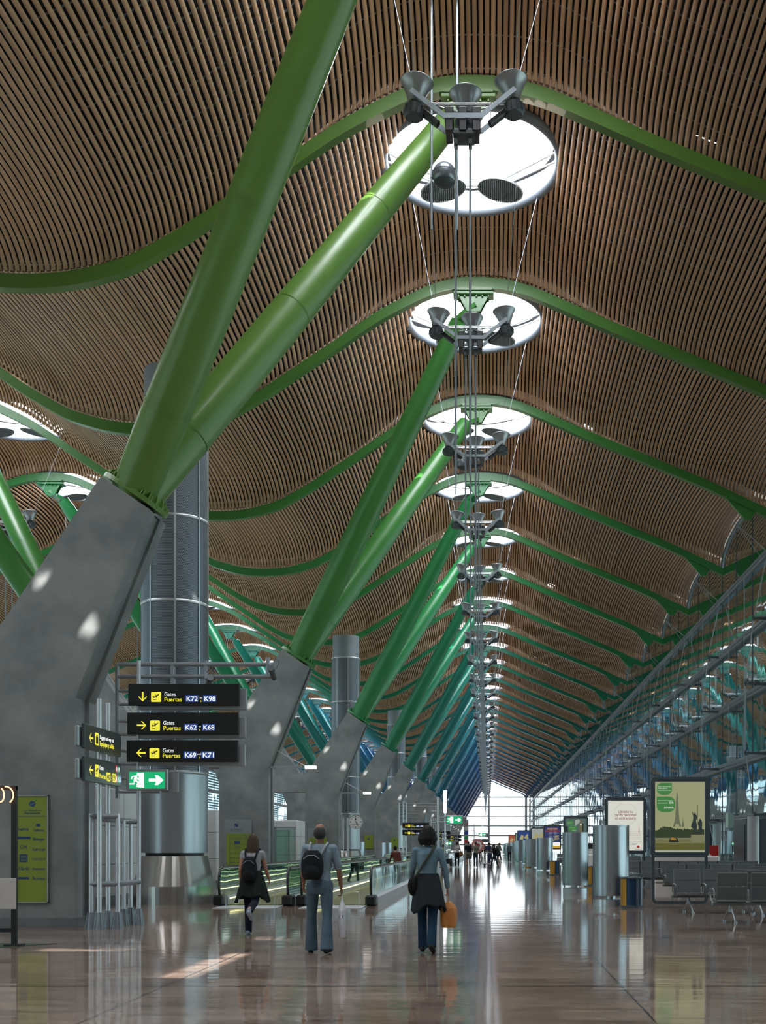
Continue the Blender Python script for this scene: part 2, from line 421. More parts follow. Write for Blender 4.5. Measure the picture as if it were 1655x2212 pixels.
# ------------------------------------------------------------------ floor, facade, end wall
def floor_mat():
    m = mat('polished_stone', rough=.065, spec=.55, coat=0.0); N = m.node_tree; L = N.links; b = N.nodes['Principled BSDF']
    tcn = nd(m, 'ShaderNodeTexCoord')
    br = nd(m, 'ShaderNodeTexBrick'); br.inputs['Scale'].default_value = 1.0; br.inputs['Brick Width'].default_value = 1.2; br.inputs['Row Height'].default_value = .6
    br.inputs['Color1'].default_value = (.185,.135,.108,1); br.inputs['Color2'].default_value = (.30,.23,.185,1)
    br.inputs['Mortar Size'].default_value = .0025; br.inputs['Mortar'].default_value = (.12,.09,.07,1); br.inputs['Bias'].default_value = 0
    L.new(tcn.outputs['Object'], br.inputs['Vector'])
    mp = nd(m, 'ShaderNodeMapping'); mp.inputs['Scale'].default_value = (.8, 3.5, 1)
    ns = nd(m, 'ShaderNodeTexNoise'); ns.inputs['Scale'].default_value = 1.6; ns.inputs['Detail'].default_value = 9; ns.inputs['Roughness'].default_value = .62
    L.new(tcn.outputs['Object'], mp.inputs[0]); L.new(mp.outputs[0], ns.inputs['Vector'])
    rp = nd(m, 'ShaderNodeValToRGB'); rp.color_ramp.elements[0].position = .28; rp.color_ramp.elements[0].color = (.5,.48,.47,1)
    rp.color_ramp.elements[1].position = .6; rp.color_ramp.elements[1].color = (1.12,1.1,1.08,1)
    L.new(ns.outputs[0], rp.inputs[0])
    mx = nd(m, 'ShaderNodeMix', data_type='RGBA', blend_type='MULTIPLY'); mx.inputs[0].default_value = 1
    L.new(br.outputs[0], mx.inputs[6]); L.new(rp.outputs[0], mx.inputs[7])
    # expansion joints
    sp = nd(m, 'ShaderNodeSeparateXYZ'); L.new(tcn.outputs['Object'], sp.inputs[0])
    def joint(out, period, offset, w):
        a = nd(m, 'ShaderNodeMath', operation='SUBTRACT'); a.inputs[1].default_value = offset; L.new(out, a.inputs[0])
        f = nd(m, 'ShaderNodeMath', operation='PINGPONG'); f.inputs[1].default_value = period/2; L.new(a.outputs[0], f.inputs[0])
        g = nd(m, 'ShaderNodeMath', operation='LESS_THAN'); g.inputs[1].default_value = w; L.new(f.outputs[0], g.inputs[0]); return g
    j1 = joint(sp.outputs[0], 4.8, -3.4, .010); j2 = joint(sp.outputs[1], 10.3, 22.2, .03)
    mj = nd(m, 'ShaderNodeMath', operation='MAXIMUM'); L.new(j1.outputs[0], mj.inputs[0]); L.new(j2.outputs[0], mj.inputs[1])
    m3 = nd(m, 'ShaderNodeMix', data_type='RGBA'); L.new(mj.outputs[0], m3.inputs[0]); L.new(mx.outputs[2], m3.inputs[6]); m3.inputs[7].default_value = (.03,.028,.03,1)
    L.new(m3.outputs[2], b.inputs['Base Color'])
    # gentle waviness of the slabs, longer across than along
    mp2 = nd(m, 'ShaderNodeMapping'); mp2.inputs['Scale'].default_value = (.5, 3.2, 1)
    n2 = nd(m, 'ShaderNodeTexNoise'); n2.inputs['Scale'].default_value = 1.0; n2.inputs['Detail'].default_value = 2
    bp = nd(m, 'ShaderNodeBump'); bp.inputs['Strength'].default_value = .6; bp.inputs['Distance'].default_value = .0045
    L.new(tcn.outputs['Object'], mp2.inputs[0]); L.new(mp2.outputs[0], n2.inputs['Vector']); L.new(n2.outputs[0], bp.inputs['Height'])
    L.new(bp.outputs[0], b.inputs['Normal'])
    return m
M_floor = floor_mat()
MB().box(XL-.3, XR+.3, YBACK, YEND+.5, -.3, 0).build('floor', M_floor, kind='structure')
M_apron = mat('apron_concrete', (.60,.59,.56), .8)
MB().box(-400, 400, -300, 900, -1.2, -.9).build('ground', M_apron, kind='structure')

def lunette_wall(x, name, gm):
    g = MB()
    for k in range(N_FIRST, N_LAST):
        ys = Y0+k*S+np.linspace(0, S, 19); zs = [float(ceil_z(x, min(max(y, Y0+k*S+.001), Y0+(k+1)*S-.001))) for y in ys]
        for i in range(18):
            g.add([(x, ys[i], .0), (x, ys[i+1], .0), (x, ys[i+1], zs[i+1]), (x, ys[i], zs[i])], [(0,1,2,3)])
    w = g.build(name, gm, kind='structure')
    e = MB()
    sg = 1 if x > 0 else -1
    for k in range(N_FIRST, N_LAST):
        ys = Y0+k*S+np.linspace(0, S, 25); ys[0] += .002; ys[-1] -= .002
        zs = [float(ceil_z(x, y)) for y in ys]
        e.path([(x-sg*.04, y, z-.02) for y, z in zip(ys, zs)], .07, 6)
    e.build('lunette_edge', M_grey, w)
    mu = MB(); y = Y0+N_FIRST*S
    while y < YEND-.1:
        mu.box(x-.02, x+.02, y-.02, y+.02, 0, float(ceil_z(x, y+.01))); y += S/3
    for zt in (EYE+1.23,): mu.box(x-.03, x+.03, YBACK, YEND, zt-.04, zt+.04)
    mu.build('mullion', M_dgrey, w)
    return w
lunette_wall(XR, 'window_1', M_glass)
lunette_wall(XL, 'window_2', M_glass)
# long horizontal facade beams
M_beam = mat('facade_beam', (.10,.12,.135), .45, .3)
BEAM_H = [11.35, 8.8, 6.27, 3.6, 1.23]
n = 1
for x, sg in ((XR, 1), (XL, -1)):
    for h in BEAM_H:
        b = MB(); z = EYE+h; xb = x-sg*.12; w_ = .16 if h > 2 else .09
        b.bbox(xb-w_*.35, xb+w_*.35, YBACK, YEND, z-w_, z+w_, .02)
        b.box(xb-w_*.35-.02, xb+w_*.35+.02, YBACK, YEND, z-.012, z+.012)
        b.build('trim_%d' % n, M_beam, kind='structure'); n += 1
# cable trusses standing inside the glass, one per rib
def truss(sg):
    r = empty('cable_truss'); a = MB(); rods = MB(); base = XR
    pts = [(1.35, 12.45), (.12, 11.35), (.66, 8.8), (.98, 6.27), (.98, 3.6), (.62, 1.23), (.1, -EYE+.02)]
    rods.path([(-sg*p[0], 0, EYE+p[1]) for p in pts], .02, 6)
    rods.path([(-sg*1.35, 0, EYE+12.45), (-sg*.15, .9, EYE+11.35)], .012, 5)
    for (d, h) in pts[2:6]:
        a = MB()
        a.prism([(-sg*(d+.05), EYE+h-.03), (-sg*.02, EYE+h-.09), (-sg*.02, EYE+h+.05), (-sg*(d+.05), EYE+h+.03)], -.035, .035)
        a.box(-sg*d-.03, -sg*d+.03, -.03, .03, EYE+h-.1, EYE+h+.1)
        a.build('outrigger', M_dgrey, r)
    rods.path([(-sg*.35, S/3, EYE+11.2), (-sg*.35, S/3, EYE+3.6)], .011, 5)
    rods.path([(-sg*.35, 2*S/3, EYE+11.2), (-sg*.35, 2*S/3, EYE+3.6)], .011, 5)
    rods.build('tie_rod', mat('tie_rod_steel', (.26,.29,.31), .4, .4), r); return r
tr = truss(1)
for i in range(-1, N_LAST):
    o = tr if i == -1 else copy_tree(tr)
    o.location = (XR, Y0+i*S, 0)
    if i < 3: tag(o, 'steel cable truss on the right-hand glass wall beyond the edge of view', 'cable truss', 'cable trusses out of view')
    else: tag(o, 'bowed steel rod truss with outriggers inside the glass wall, %s visible from the camera' % ordn(i-3), 'cable truss', 'cable trusses along the glass facade')
# overhanging eave and sun louvres outside the glass
e = MB()
for sg, x in ((1, XR), (-1, XL)):
    e.box(min(x, x+sg*8.5), max(x, x+sg*8.5), YBACK, YEND+1, EYE+14.75, EYE+15.0)
e.build('trim_20', mat('eave_soffit', (.10,.10,.10), .7), kind='structure')
lv = MB()
for sg, x in ((1, XR), (-1, XL)):
    for h in np.arange(1.75, 10.6, .31):
        c0 = x+sg*1.1
        M = Matrix.Translation((c0, 0, EYE+h)) @ Matrix.Rotation(sg*math.radians(28), 4, 'Y')
        lv.box(-.13, .13, YBACK, YEND, -.012, .012, M)
lv.build('trim_21', mat('louvre_metal', (.40,.45,.47), .45, .3), kind='structure')
# end wall glazing bars
ew = empty('wall_end', kind='structure')
bars = MB()
for x in (.1, XR-1.0, XR+.1, -8.0, -13, -20.4, -26, XL):
    bars.box(x-.3, x+.3, YEND, YEND+.35, 0, float(rib_h(x))+EYE)
for h in (.4, 2.8, 5.3, 7.9, 10.4, 12.9): bars.box(XL, XR, YEND+.05, YEND+.3, EYE+h-.17, EYE+h+.17)
bars.build('glazing_bar', M_grey, ew)
bk = MB(); bk.box(XL, XR, YBACK-.3, YBACK, 0, 19); bk.build('wall_back', mat('back_wall', (.32,.33,.33), .7), kind='structure')
# ------------------------------------------------------------------ skylights
ZSK = EYE + 18.25
def skylight():
    r = empty('skylight')
    ring = MB(); n = 64
    ring.lathe([(RSK+.05+.15*math.cos(a), -.03+.15*math.sin(a)) for a in np.linspace(0, 2*math.pi, 11)], (0,0,0), n)
    ring.build('ring', M_ring, r)
    rv = MB(); rv.lathe([(RSK+.02, .0), (RSK-.05, .35), (RSK-.08, 1.5)], (0,0,0), 64); rv.build('reveal', M_white, r)
    # stretched membrane: radial grid with two holes added for sun spots on columns
    mb = MB(); nr, na = 40, 160; vs = []; fs = []
    for i in range(nr+1):
        rr = (RSK-.09)*i/nr
        for k in range(na):
            a = 2*math.pi*k/na; vs.append((rr*math.cos(a), rr*math.sin(a), 1.5-.35*(rr/RSK)**2+.25))
    for i in range(nr):
        for k in range(na):
            b2 = (k+1) % na; rr = (RSK-.09)*(i+.5)/nr; a = 2*math.pi*(k+.5)/na; x, y = rr*math.cos(a), rr*math.sin(a)
            if any((((x-hx)*.968-(y-hy)*.25)/.40)**2+(((x-hx)*.25+(y-hy)*.968)/.095)**2 < 1 for hx, hy in ((-.14,-.39),(.62,-.71))): continue
            fs.append((i*na+k, i*na+b2, (i+1)*na+b2, (i+1)*na+k))
    mb.add(vs, fs, False); mb.build('membrane', M_lid, r)
    sm = MB()
    for a in np.linspace(0, math.pi, 7)[:-1]:
        c, s_ = math.cos(a), math.sin(a)
        sm.path([(c*t, s_*t, 1.5-.35*(t/RSK)**2+.23) for t in np.linspace(-RSK+.1, RSK-.1, 9)], .012, 4)
    sm.build('seam', M_grey, r)
    st = MB()
    for y, ye in ((.60, -.4), (.90, .0)):
        e = math.sqrt(RSK**2-ye*ye); st.path([(-e, ye, .0), (-.85, y, -.15), (.85, y, -.15), (e, ye, .0)], .028, 6)
    st.build('stay', M_white, r)
    for sx_ in (-1, 1):
        d = MB(); M = Matrix.Translation((sx_*.78, .72, -.38)) @ Matrix.Rotation(sx_*math.radians(10), 4, 'Y') @ Matrix.Rotation(math.radians(4), 4, 'X')
        d.lathe([(.60,-.02),(.63,-.02),(.63,.02),(.60,.02),(.60,-.02)], (0,0,0), 40, False, M)
        do = d.build('reflector_disc', M_steel, r); d = MB()
        for t in np.arange(-.55, .56, .055):
            h = math.sqrt(.6**2-t*t)
            d.box(t-.018, t+.018, -h, h, -.012, .012, M); d.box(-h, h, t-.018, t+.018, -.012, .012, M)
        d.build('grille', M_dgrey, do)
        hg = MB(); hg.path([M @ Vector((0, -.3, 0)), (sx_*.78, .60, -.15)], .012, 5); hg.path([M @ Vector((0, .5, 0)), (sx_*.78, .90, -.15)], .012, 5); hg.build('hanger', M_steel, r)
    return r
_sk = skylight()
kk = 0
for row, xc in ((0, XC), (1, XC2)):
    for k in range(N_FIRST, N_LAST):
        o = _sk if kk == 0 else copy_tree(_sk); kk += 1
        o.location = (xc, mid(k), ZSK)
        if k < 1: tag(o, 'round skylight above and behind the camera', 'skylight', 'skylights out of view')
        elif row == 0: tag(o, 'round white skylight with grey ring over the main walkway, %s from the camera' % ordn(k-1), 'skylight', 'round skylights of the main vault')
        elif k < 3: tag(o, 'round skylight of the left-hand vault outside the view', 'skylight', 'skylights out of view')
        else: tag(o, 'round white skylight in the vault beyond the concrete columns, %s seen' % ordn(k-3), 'skylight', 'round skylights of the far vault')

# ------------------------------------------------------------------ hanging luminaire clusters (origin: centre of the frame)
def bell(r, x, y, z, rot, named):
    M = Matrix.Translation((x, y, z)) @ Matrix.Rotation(rot, 4, 'Y')
    b = MB(); b.lathe([(.13,-.1),(.15,0),(.22,.15),(.29,.30),(.31,.31),(.295,.325),(.27,.30),(.20,.15),(.12,.0)], (0,0,0), 28, True, M)
    bo = b.build('reflector_bowl', M_al2, r)
    h = MB(); h.lathe([(.0,-.36),(.15,-.36),(.18,-.33),(.18,-.16),(.14,-.12),(.13,-.06)], (0,0,0), 20, False, M)
    for k in range(10):
        a = 2*math.pi*k/10; h.box(.175, .205, -.012, .012, -.31, -.18, M @ Matrix.Rotation(a, 4, 'Z'))
    h.build('lamp_housing', M_dgrey, bo)
    return bo
M_al2 = mat('spun_aluminium', (.34,.36,.38), .35, .6)
def cluster():
    r = empty('hanging_light_cluster')
    bell(r, -.90, -.1, .10, math.radians(6), 1); bell(r, .90, -.1, .14, math.radians(-6), 1); bell(r, .02, .25, .12, 0, 1)
    for y, dz in ((-.34, .0), (.14, .02)):
        f = MB()
        pts = [(-.95,.10),(-.36,-.36),(.32,-.36),(.92,.12)]
        for (x0,z0),(x1,z1) in zip(pts[:-1], pts[1:]):
            L = math.hypot(x1-x0, z1-z0); M = Matrix.Translation((x0, y, z0+dz)) @ Matrix.Rotation(-math.atan2(z1-z0, x1-x0), 4, 'Y')
            f.box(-.03, L+.03, -.014, .014, -.045, .045, M)
        f.build('frame_arm', M_grey, r)
    t = MB()
    for z in (-.02, .06): t.path([(-.9,-.1+z,z),(.9,-.1+z,z)], .016, 6)
    for x in (-.5, .5): t.path([(x,-.1,.05),(x,-.1,-.28)], .012, 6)
    t.path([(-.9,-.1,.1),(0,.35,.1),(.9,-.1,.1)], .014, 6)
    t.build('cross_tube', M_steel, r)
    for x in (-.27, -.02, .23):
        g = MB(); g.bbox(x-.08, x+.08, -.3, .1, -.44, -.16, .012); g.box(x-.06, x+.06, -.32, .12, -.6, -.42); g.build('ballast_box', M_black, r)
    for sg in (-1, 1):
        g = MB(); M = Matrix.Translation((sg*.62, -.1, -.26)) @ Matrix.Rotation(-sg*math.radians(38), 4, 'Y'); g.bbox(-.19, .19, -.06, .06, -.055, .055, .012, M); g.build('gear_tray', M_black, r)
    ft = MB(); ft.box(-.2, .2, -.28, .1, -.64, -.58); ft.box(-.19, -.12, -.2, 0, -.78, -.6); ft.box(.08, .15, -.2, 0, -.78, -.6); ft.build('foot_plate', M_dgrey, r)
    for x in (-.155, .115):
        p = MB(); p.path([(x,-.1,-.6),(x,-.1,-6.9)], .022, 8); p.build('pull_rod', M_grey, r)
    for x, y, X, Y in ((-.9,-.1,-1.12,-2.1),(-.9,-.1,-1.7,1.75),(.9,-.1,1.3,-2.1),(.9,-.1,1.85,1.5)):
        w = MB(); w.path([(x,y,.1),(X,Y,18.25-13.75)], .0075, 4); w.build('suspension_wire', M_grey, r)
    return r
_cl = cluster()
ld = bpy.data.lights.new('floodlight', 'SPOT'); ld.energy = 90; ld.color = (1.0, .84, .70); ld.spot_size = math.radians(150); ld.spot_blend = .6; ld.shadow_soft_size = .2
first = True
for row, xc in ((0, XC), (1, XC2)):
    for k in range(0 if row == 0 else 2, N_LAST):
        o = _cl if first else copy_tree(_cl); first = False
        o.location = (xc, mid(k), EYE+13.75)
        lo = bpy.data.objects.new('floodlight', ld); COL.objects.link(lo); lo.parent = o; lo.location = (.02, .25, .48); lo.rotation_euler = (math.pi, 0, 0)
        if row == 0: tag(o, 'hanging cluster of three upward bowl floodlights on wires, %s from the camera' % ordn(k), 'light fitting', 'floodlight clusters down the main vault')
        else: tag(o, 'hanging floodlight cluster in the vault beyond the columns, %s along' % ordn(k-2), 'light fitting', 'floodlight clusters of the far vault')

# ball speakers between two long rods, every second bay
def ball():
    r = empty('spherical_loudspeaker')
    b = MB(); b.sphere((0,0,0), .26, 28, 18); b.lathe([(.262,.0),(.268,.01),(.262,.02)], (0,0,.03), 28); b.build('speaker_ball', M_al3, r)
    g = MB(); g.sphere((0,0,-.005), .262, 28, 18); g.v = [v for v in g.v]
    g = MB(); g.lathe([(.263*math.sin(a), -.263*math.cos(a)) for a in np.linspace(.02, 1.0, 7)], (0,0,0), 28); g.build('speaker_grille', M_dgrey, r)
    for x in (-.27, .27):
        p = MB(); p.path([(x,0,-1.15),(x,0,3.9)], .026, 8); p.build('rod', M_grey, r)
        c = MB(); c.box(x-.03, x+.03, -.03, .03, -.05, .05); c.build('clamp', M_grey, r)
    return r
M_al3 = mat('grey_satin_shell', (.20,.23,.26), .3, .55)
_b = ball(); ki = 0
for k in range(0, 15):
    o = _b if k == 0 else copy_tree(_b)
    y = 24.0 + 2*S*k
    if y > YEND-5: break
    o.location = (-.93, y, EYE+14.2)
    tag(o, 'grey ball loudspeaker between two hanging rods, %s from the camera' % ordn(k), 'loudspeaker', 'ball loudspeakers under the vault crest')

# ------------------------------------------------------------------ forked columns
def pier_mesh():
    mb = MB()
    # right-hand half in x relative to the axis between the two legs; H above floor
    H = lambda h: h+EYE
    def half(g):
        d = .07*g
        return [(1.22+d*.4, 0), (2.90-d, 0), (2.90-d, H(2.70)), (4.24-d*.8, H(6.13)-.0), (3.36+d*.3, H(6.72)), (1.26+d*.3, H(3.60)), (1.22+d*.4, H(2.7))]
    def slab(y0, y1, g, m):
        for s in (1, -1):
            p = [(s*x, z) for x, z in half(g)]
            m.prism(p if s > 0 else p[::-1], y0, y1)
    slab(-.53, -.17, 0, mb); slab(.17, .53, 0, mb); slab(-.17, .17, 1, mb)
    mb.box(-1.25, 1.25, -.48, .48, H(2.70), H(3.60))
    return mb
def pier_trim():
    mb = MB()
    for s in (1, -1):
        a, b = sorted((s*1.21, s*2.91)); mb.box(a-.012, b+.012, -.542, .542, 0, .17)
    return mb
def strut_mesh(side, dirn):
    """one tapering steel tube from the flange up to a rib crest; side +1 right, dirn +-1 along the hall"""
    J = Vector((side*3.83, dirn*.13, EYE+6.53)); T = Vector((side*(XC-XT), dirn*S/2, EYE+16.93))
    D = T-J; L = D.length; ax = D.normalized(); mb = MB()
    ts = [0, .02, .1, .25, .45, .65, .8, .90, .93]
    rs = [.40, .41, .425, .425, .40, .36, .325, .30, .27]
    mb.path([J+ax*L*t for t in ts], rs, 28)
    for t, r_ in ((.13,.437),(.42,.406),(.68,.355)):          # weld rings
        mb.path([J+ax*(L*t-.012), J+ax*(L*t+.012)], r_+.006, 28, cap=False)
    return mb, J, T, ax, L
def column():
    r = empty('forked_column')
    p = pier_mesh().build('concrete_pier', M_conc, r)
    t = pier_trim().build('pier_base', M_conc2, p)
    for side in (1, -1):
        nrm = Vector((side*.55, 0, .835)); c = Vector((side*3.835, 0, EYE+6.52))
        zq = nrm.to_track_quat('Z', 'Y').to_matrix().to_4x4()
        fl = MB(); M = Matrix.Translation(c) @ zq
        # stadium shaped flange with stiffeners
        out = []
        for k in range(40):
            a = 2*math.pi*k/40; x = .56*math.cos(a); y = .56*math.sin(a)+(.1 if math.sin(a) > 0 else -.1); out.append((x, y))
        v = [M @ Vector((x, y, z)) for z in (-.04, .05) for x, y in out]; n = 40
        fl.add(v, [tuple(range(n))[::-1], tuple(range(n, 2*n))]+[(i, (i+1)%n, (i+1)%n+n, i+n) for i in range(n)])
        for k in range(0, 40, 2):
            a = 2*math.pi*k/40; x = .505*math.cos(a); y = .505*math.sin(a)+(.09 if math.sin(a) > 0 else -.09)
            Mk = M @ Matrix.Translation((x, y, .05)) @ Matrix.Rotation(a, 4, 'Z')
            fl.prism([(-.07,0),(.045,0),(.03,.05),(-.07,.17)], -.012, .012, Mk)
            fl.lathe([(.022,0),(.022,.09),(.0,.09)], (0,0,0), 8, False, Mk @ Matrix.Translation((.01,.045,0)))
        fl.build('base_flange', M_hue(0), r)
        for dirn in (1, -1):
            mb, J, T, ax, L = strut_mesh(side, dirn)
            st = mb.build('steel_strut', M_hue(0), r)
            # forked pin end and bracket under the rib
            e = MB(); hd = T+Vector((0, 0, -.5)); a0 = J+ax*L*.925
            Mx = Matrix.Translation(a0) @ (hd-a0).to_track_quat('Z', 'Y').to_matrix().to_4x4()
            LL = (hd-a0).length
            e.prism([(-.25,-.05),(.25,-.05),(.23,LL*.6),(.12,LL+.16),(-.12,LL+.16),(-.23,LL*.6)], -.07, .07, Mx)
            Mp = Matrix.Translation(hd)
            e.lathe([(0,-.13),(.17,-.13),(.17,.13),(0,.13)], (0,0,0), 20, False, Mp @ Matrix.Rotation(math.radians(90), 4, 'X'))
            e.prism([(-.2,-.12),(.2,-.12),(.46,.36),(-.46,.36)], -.14, -.09, Mp); e.prism([(-.2,-.12),(.2,-.12),(.46,.36),(-.46,.36)], .09, .14, Mp)
            e.bbox(-.62, .62, -.24, .24, .36, .46, .02, Mp)
            for bx in (-.45,-.27,-.09,.09,.27,.45):
                for by in (-.17,.17): e.lathe([(.028,.30),(.028,.36)], (0,0,0), 6, False, Mp @ Matrix.Translation((bx,by,0)), True)
            e.build('pin_bracket', M_hue(0), st)
    return r
_col = column()
for j in range(-1, 16):
    o = _col if j == -1 else copy_tree(_col)
    o.location = (XT, mid(0)+2*S*j, 0)
    q = j + 0.0
    for ch in KIDS.get(o.name, []):
        if ch.name.startswith('base_flange'): recolour(ch, M_hue(q))
        if ch.name.startswith('steel_strut'):
            recolour(ch, M_hue(q))
            for g in KIDS.get(ch.name, []): recolour(g, M_hue(q+.25))
    if j < 0: tag(o, 'forked column behind the camera', 'column')
    elif j == 0: tag(o, 'huge forked concrete column in the left foreground with bright yellow-green steel struts', 'column', 'forked columns down the hall')
    else: tag(o, 'forked concrete column with %s tubular struts, %s one from the camera' % (hue_word(q), ordn(j)), 'column', 'forked columns down the hall')

# ------------------------------------------------------------------ cylindrical air ducts behind every second column
def perf_mat():
    m = mat('perforated_sheet', (.16,.19,.22), .42, .55); N = m.node_tree; L = N.links; b = N.nodes['Principled BSDF']
    tcn = nd(m, 'ShaderNodeTexCoord'); sp = nd(m, 'ShaderNodeSeparateXYZ'); L.new(tcn.outputs['Object'], sp.inputs[0])
    at = nd(m, 'ShaderNodeMath', operation='ARCTAN2'); L.new(sp.outputs[1], at.inputs[0]); L.new(sp.outputs[0], at.inputs[1])
    cb = nd(m, 'ShaderNodeCombineXYZ'); L.new(at.outputs[0], cb.inputs[0]); L.new(sp.outputs[2], cb.inputs[1])
    br = nd(m, 'ShaderNodeTexBrick'); br.inputs['Scale'].default_value = 1; br.inputs['Brick Width'].default_value = .065; br.inputs['Row Height'].default_value = .04
    br.inputs['Mortar Size'].default_value = .011; br.inputs['Color1'].default_value = (.035,.04,.05,1); br.inputs['Color2'].default_value = (.05,.055,.065,1); br.inputs['Mortar'].default_value = (.17,.20,.225,1)
    L.new(cb.outputs[0], br.inputs['Vector']); L.new(br.outputs[0], b.inputs['Base Color']); return m
M_perf = perf_mat()
M_duct = mat('corrugated_aluminium', (.40,.43,.45), .3, .85)
def duct():
    r = empty('air_duct_column'); R = .83
    m = MB(); m.lathe([(R, 3.34), (R, EYE+10.9)], (0,0,0), 64); m.build('perforated_sleeve', M_perf, r)
    c = MB(); n = 300; vs = []; 
    for z in (1.30, 3.34):
        for k in range(n):
            a = 2*math.pi*k/n; rr = R-.012+.014*(k % 2); vs.append((rr*math.cos(a), rr*math.sin(a), z))
    c.add(vs, [(k, (k+1)%n, (k+1)%n+n, k+n) for k in range(n)], True); c.build('corrugated_sleeve', M_duct, r)
    for z in (3.34, EYE+4.0, EYE+6.2, EYE+8.35, EYE+10.9):
        b = MB(); b.lathe([(R,-.04),(R+.018,-.035),(R+.018,.035),(R,.04)], (0,0,z), 64); b.build('hoop', M_steel, r)
    s = MB()
    for k in range(8):
        a = 2*math.pi*(k+.35)/8; M = Matrix.Rotation(a, 4, 'Z'); s.box(R-.01, R+.02, -.022, .022, 3.34, EYE+10.9, M)
    s.build('seam_strip', M_steel, r)
    t = MB(); t.lathe([(R-.06, EYE+10.9),(R-.06, EYE+12.2),(0, EYE+12.2)], (0,0,0), 48, False); t.build('top_sleeve', M_grey, r)
    k_ = MB(); k_.lathe([(R-.1, 1.18),(R-.1, 1.32)], (0,0,0), 48); k_.build('shadow_gap', M_black, r)
    k_ = MB(); k_.lathe([(R-.12,1.22),(R,1.22),(R+.22,.46),(R+.22,.0)], (0,0,0), 64, False)
    kb = k_.build('conical_base', mat('satin_stainless', (.46,.44,.41), .24, .95), r)
    return r
_d = duct(); _d.location = (-8.1, 29.3, 0)
tag(_d, 'tall cylindrical grey metal air duct with flared steel foot behind the gate signs', 'air duct', 'cylindrical duct columns')
for i in range(1, 6):
    o = copy_tree(_d); o.location = (-8.3, 29.9+4*S*i, 0)
    tag(o, 'tall cylindrical metal air duct standing between concrete columns, %s from the camera' % ordn(i), 'air duct', 'cylindrical duct columns')
# ------------------------------------------------------------------ lettering and flat graphics on signs (local x right, z up, viewer at -y)
def text(s, x, z, size, m, parent, y=0.0, align='LEFT', width=None, bold=0.0, name='lettering', shear=0.0):
    c = bpy.data.curves.new(name, 'FONT'); c.body = s; c.size = size; c.align_x = align; c.extrude = .0015; c.offset = bold; c.shear = shear
    c.resolution_u = 3
    t = bpy.data.objects.new(name, c); COL.objects.link(t)
    bpy.context.view_layer.update()
    me = bpy.data.meshes.new_from_object(t.evaluated_get(bpy.context.evaluated_depsgraph_get())); me.name = name
    bpy.data.objects.remove(t)
    n = len(me.vertices); co = np.empty(n*3, dtype=np.float32); me.vertices.foreach_get('co', co); co = co.reshape(-1, 3)
    if n:
        if width:
            w = co[:,0].max()-co[:,0].min(); k = width/w; co[:,0] *= k
        out = np.stack([co[:,0]+x, -co[:,2]+y, co[:,1]+z], 1).astype(np.float32); me.vertices.foreach_set('co', out.ravel()); me.update()
    me.materials.clear(); me.materials.append(m)
    o = bpy.data.objects.new(name, me); COL.objects.link(o)
    if parent is not None: o.parent = parent; KIDS.setdefault(parent.name, []).append(o)
    return o
def flat(polys, m, parent, y, name, t=.002):
    b = MB()
    for p in polys:
        a = sum(p[i][0]*p[(i+1)%len(p)][1]-p[(i+1)%len(p)][0]*p[i][1] for i in range(len(p)))
        b.prism(p if a > 0 else p[::-1], y-t, y)
    return b.build(name, m, parent)
def rect(x0, x1, z0, z1): return [(x0,z0),(x1,z0),(x1,z1),(x0,z1)]
def rrect(x0, x1, z0, z1, r, corners=(1,1,1,1), n=6):
    P = []
    for (cx, cz, a0, f) in ((x1, z0, -90, corners[1]), (x1, z1, 0, corners[2]), (x0, z1, 90, corners[3]), (x0, z0, 180, corners[0])):
        if not f: P.append((cx, cz)); continue
        ox = cx-r if cx == x1 else cx+r; oz = cz-r if cz == z1 else cz+r
        for k in range(n+1):
            a = math.radians(a0+90*k/n); P.append((ox+r*math.cos(a), oz+r*math.sin(a)))
    return P
def arrow(cx, cz, s, d, w=.17):
    """line arrow; d: 'L','R','D','U'; s half size"""
    P = [rect(-s, s*.8, -s*w, s*w), [(s,0),(s*.15,s*.85),(s*-.12,s*.85),(s*.70,0)], [(s,0),(s*.70,0),(s*-.12,-s*.85),(s*.15,-s*.85)]]
    rot = {'R': 0, 'U': 90, 'L': 180, 'D': 270}[d]; c, sn = math.cos(math.radians(rot)), math.sin(math.radians(rot))
    return [[(cx+x*c-z*sn, cz+x*sn+z*c) for x, z in p] for p in P]
def plane_glyph(cx, cz, s):
    """departing aeroplane over a short bar"""
    A = [[(-.62,-.28),(-.5,-.40),(.55,.22),(.72,.46),(.55,.50),(.40,.42)], [(-.30,.42),(-.15,.44),(.36,.14),(.16,.02)], [(-.72,.12),(-.60,.14),(-.36,-.12),(-.62,-.28)], [(.05,-.05),(.25,.08),(.06,-.36),(-.04,-.38)]]
    return [[(cx+x*s, cz+.12*s+z*s) for x, z in p] for p in A] + [rect(cx-.62*s, cx+.05*s, cz-.66*s, cz-.54*s)]
def runner(cx, cz, s):
    """running figure"""
    P = []
    P.append([(cx+.38*s+.17*s*math.cos(a), cz+.78*s+.17*s*math.sin(a)) for a in np.linspace(0, 2*math.pi, 12)[:-1]])
    P += [[(cx+x*s, cz+z*s) for x, z in p] for p in (
        [(-.05,.62),(.28,.60),(.16,.0),(-.22,.05)], [(-.05,.62),(-.48,.52),(-.62,.16),(-.48,.12),(-.36,.42),(.0,.50)],
        [(.24,.55),(.38,.22),(.72,.26),(.72,.12),(.30,.08),(.12,.42)],
        [(-.22,.08),(.16,.04),(-.18,-.42),(-.82,-.44),(-.82,-.58),(-.12,-.58)], [(-.02,.06),(.16,.02),(.50,-.32),(.30,-.88),(.10,-.88),(.30,-.34),(-.04,-.10)])]
    return P
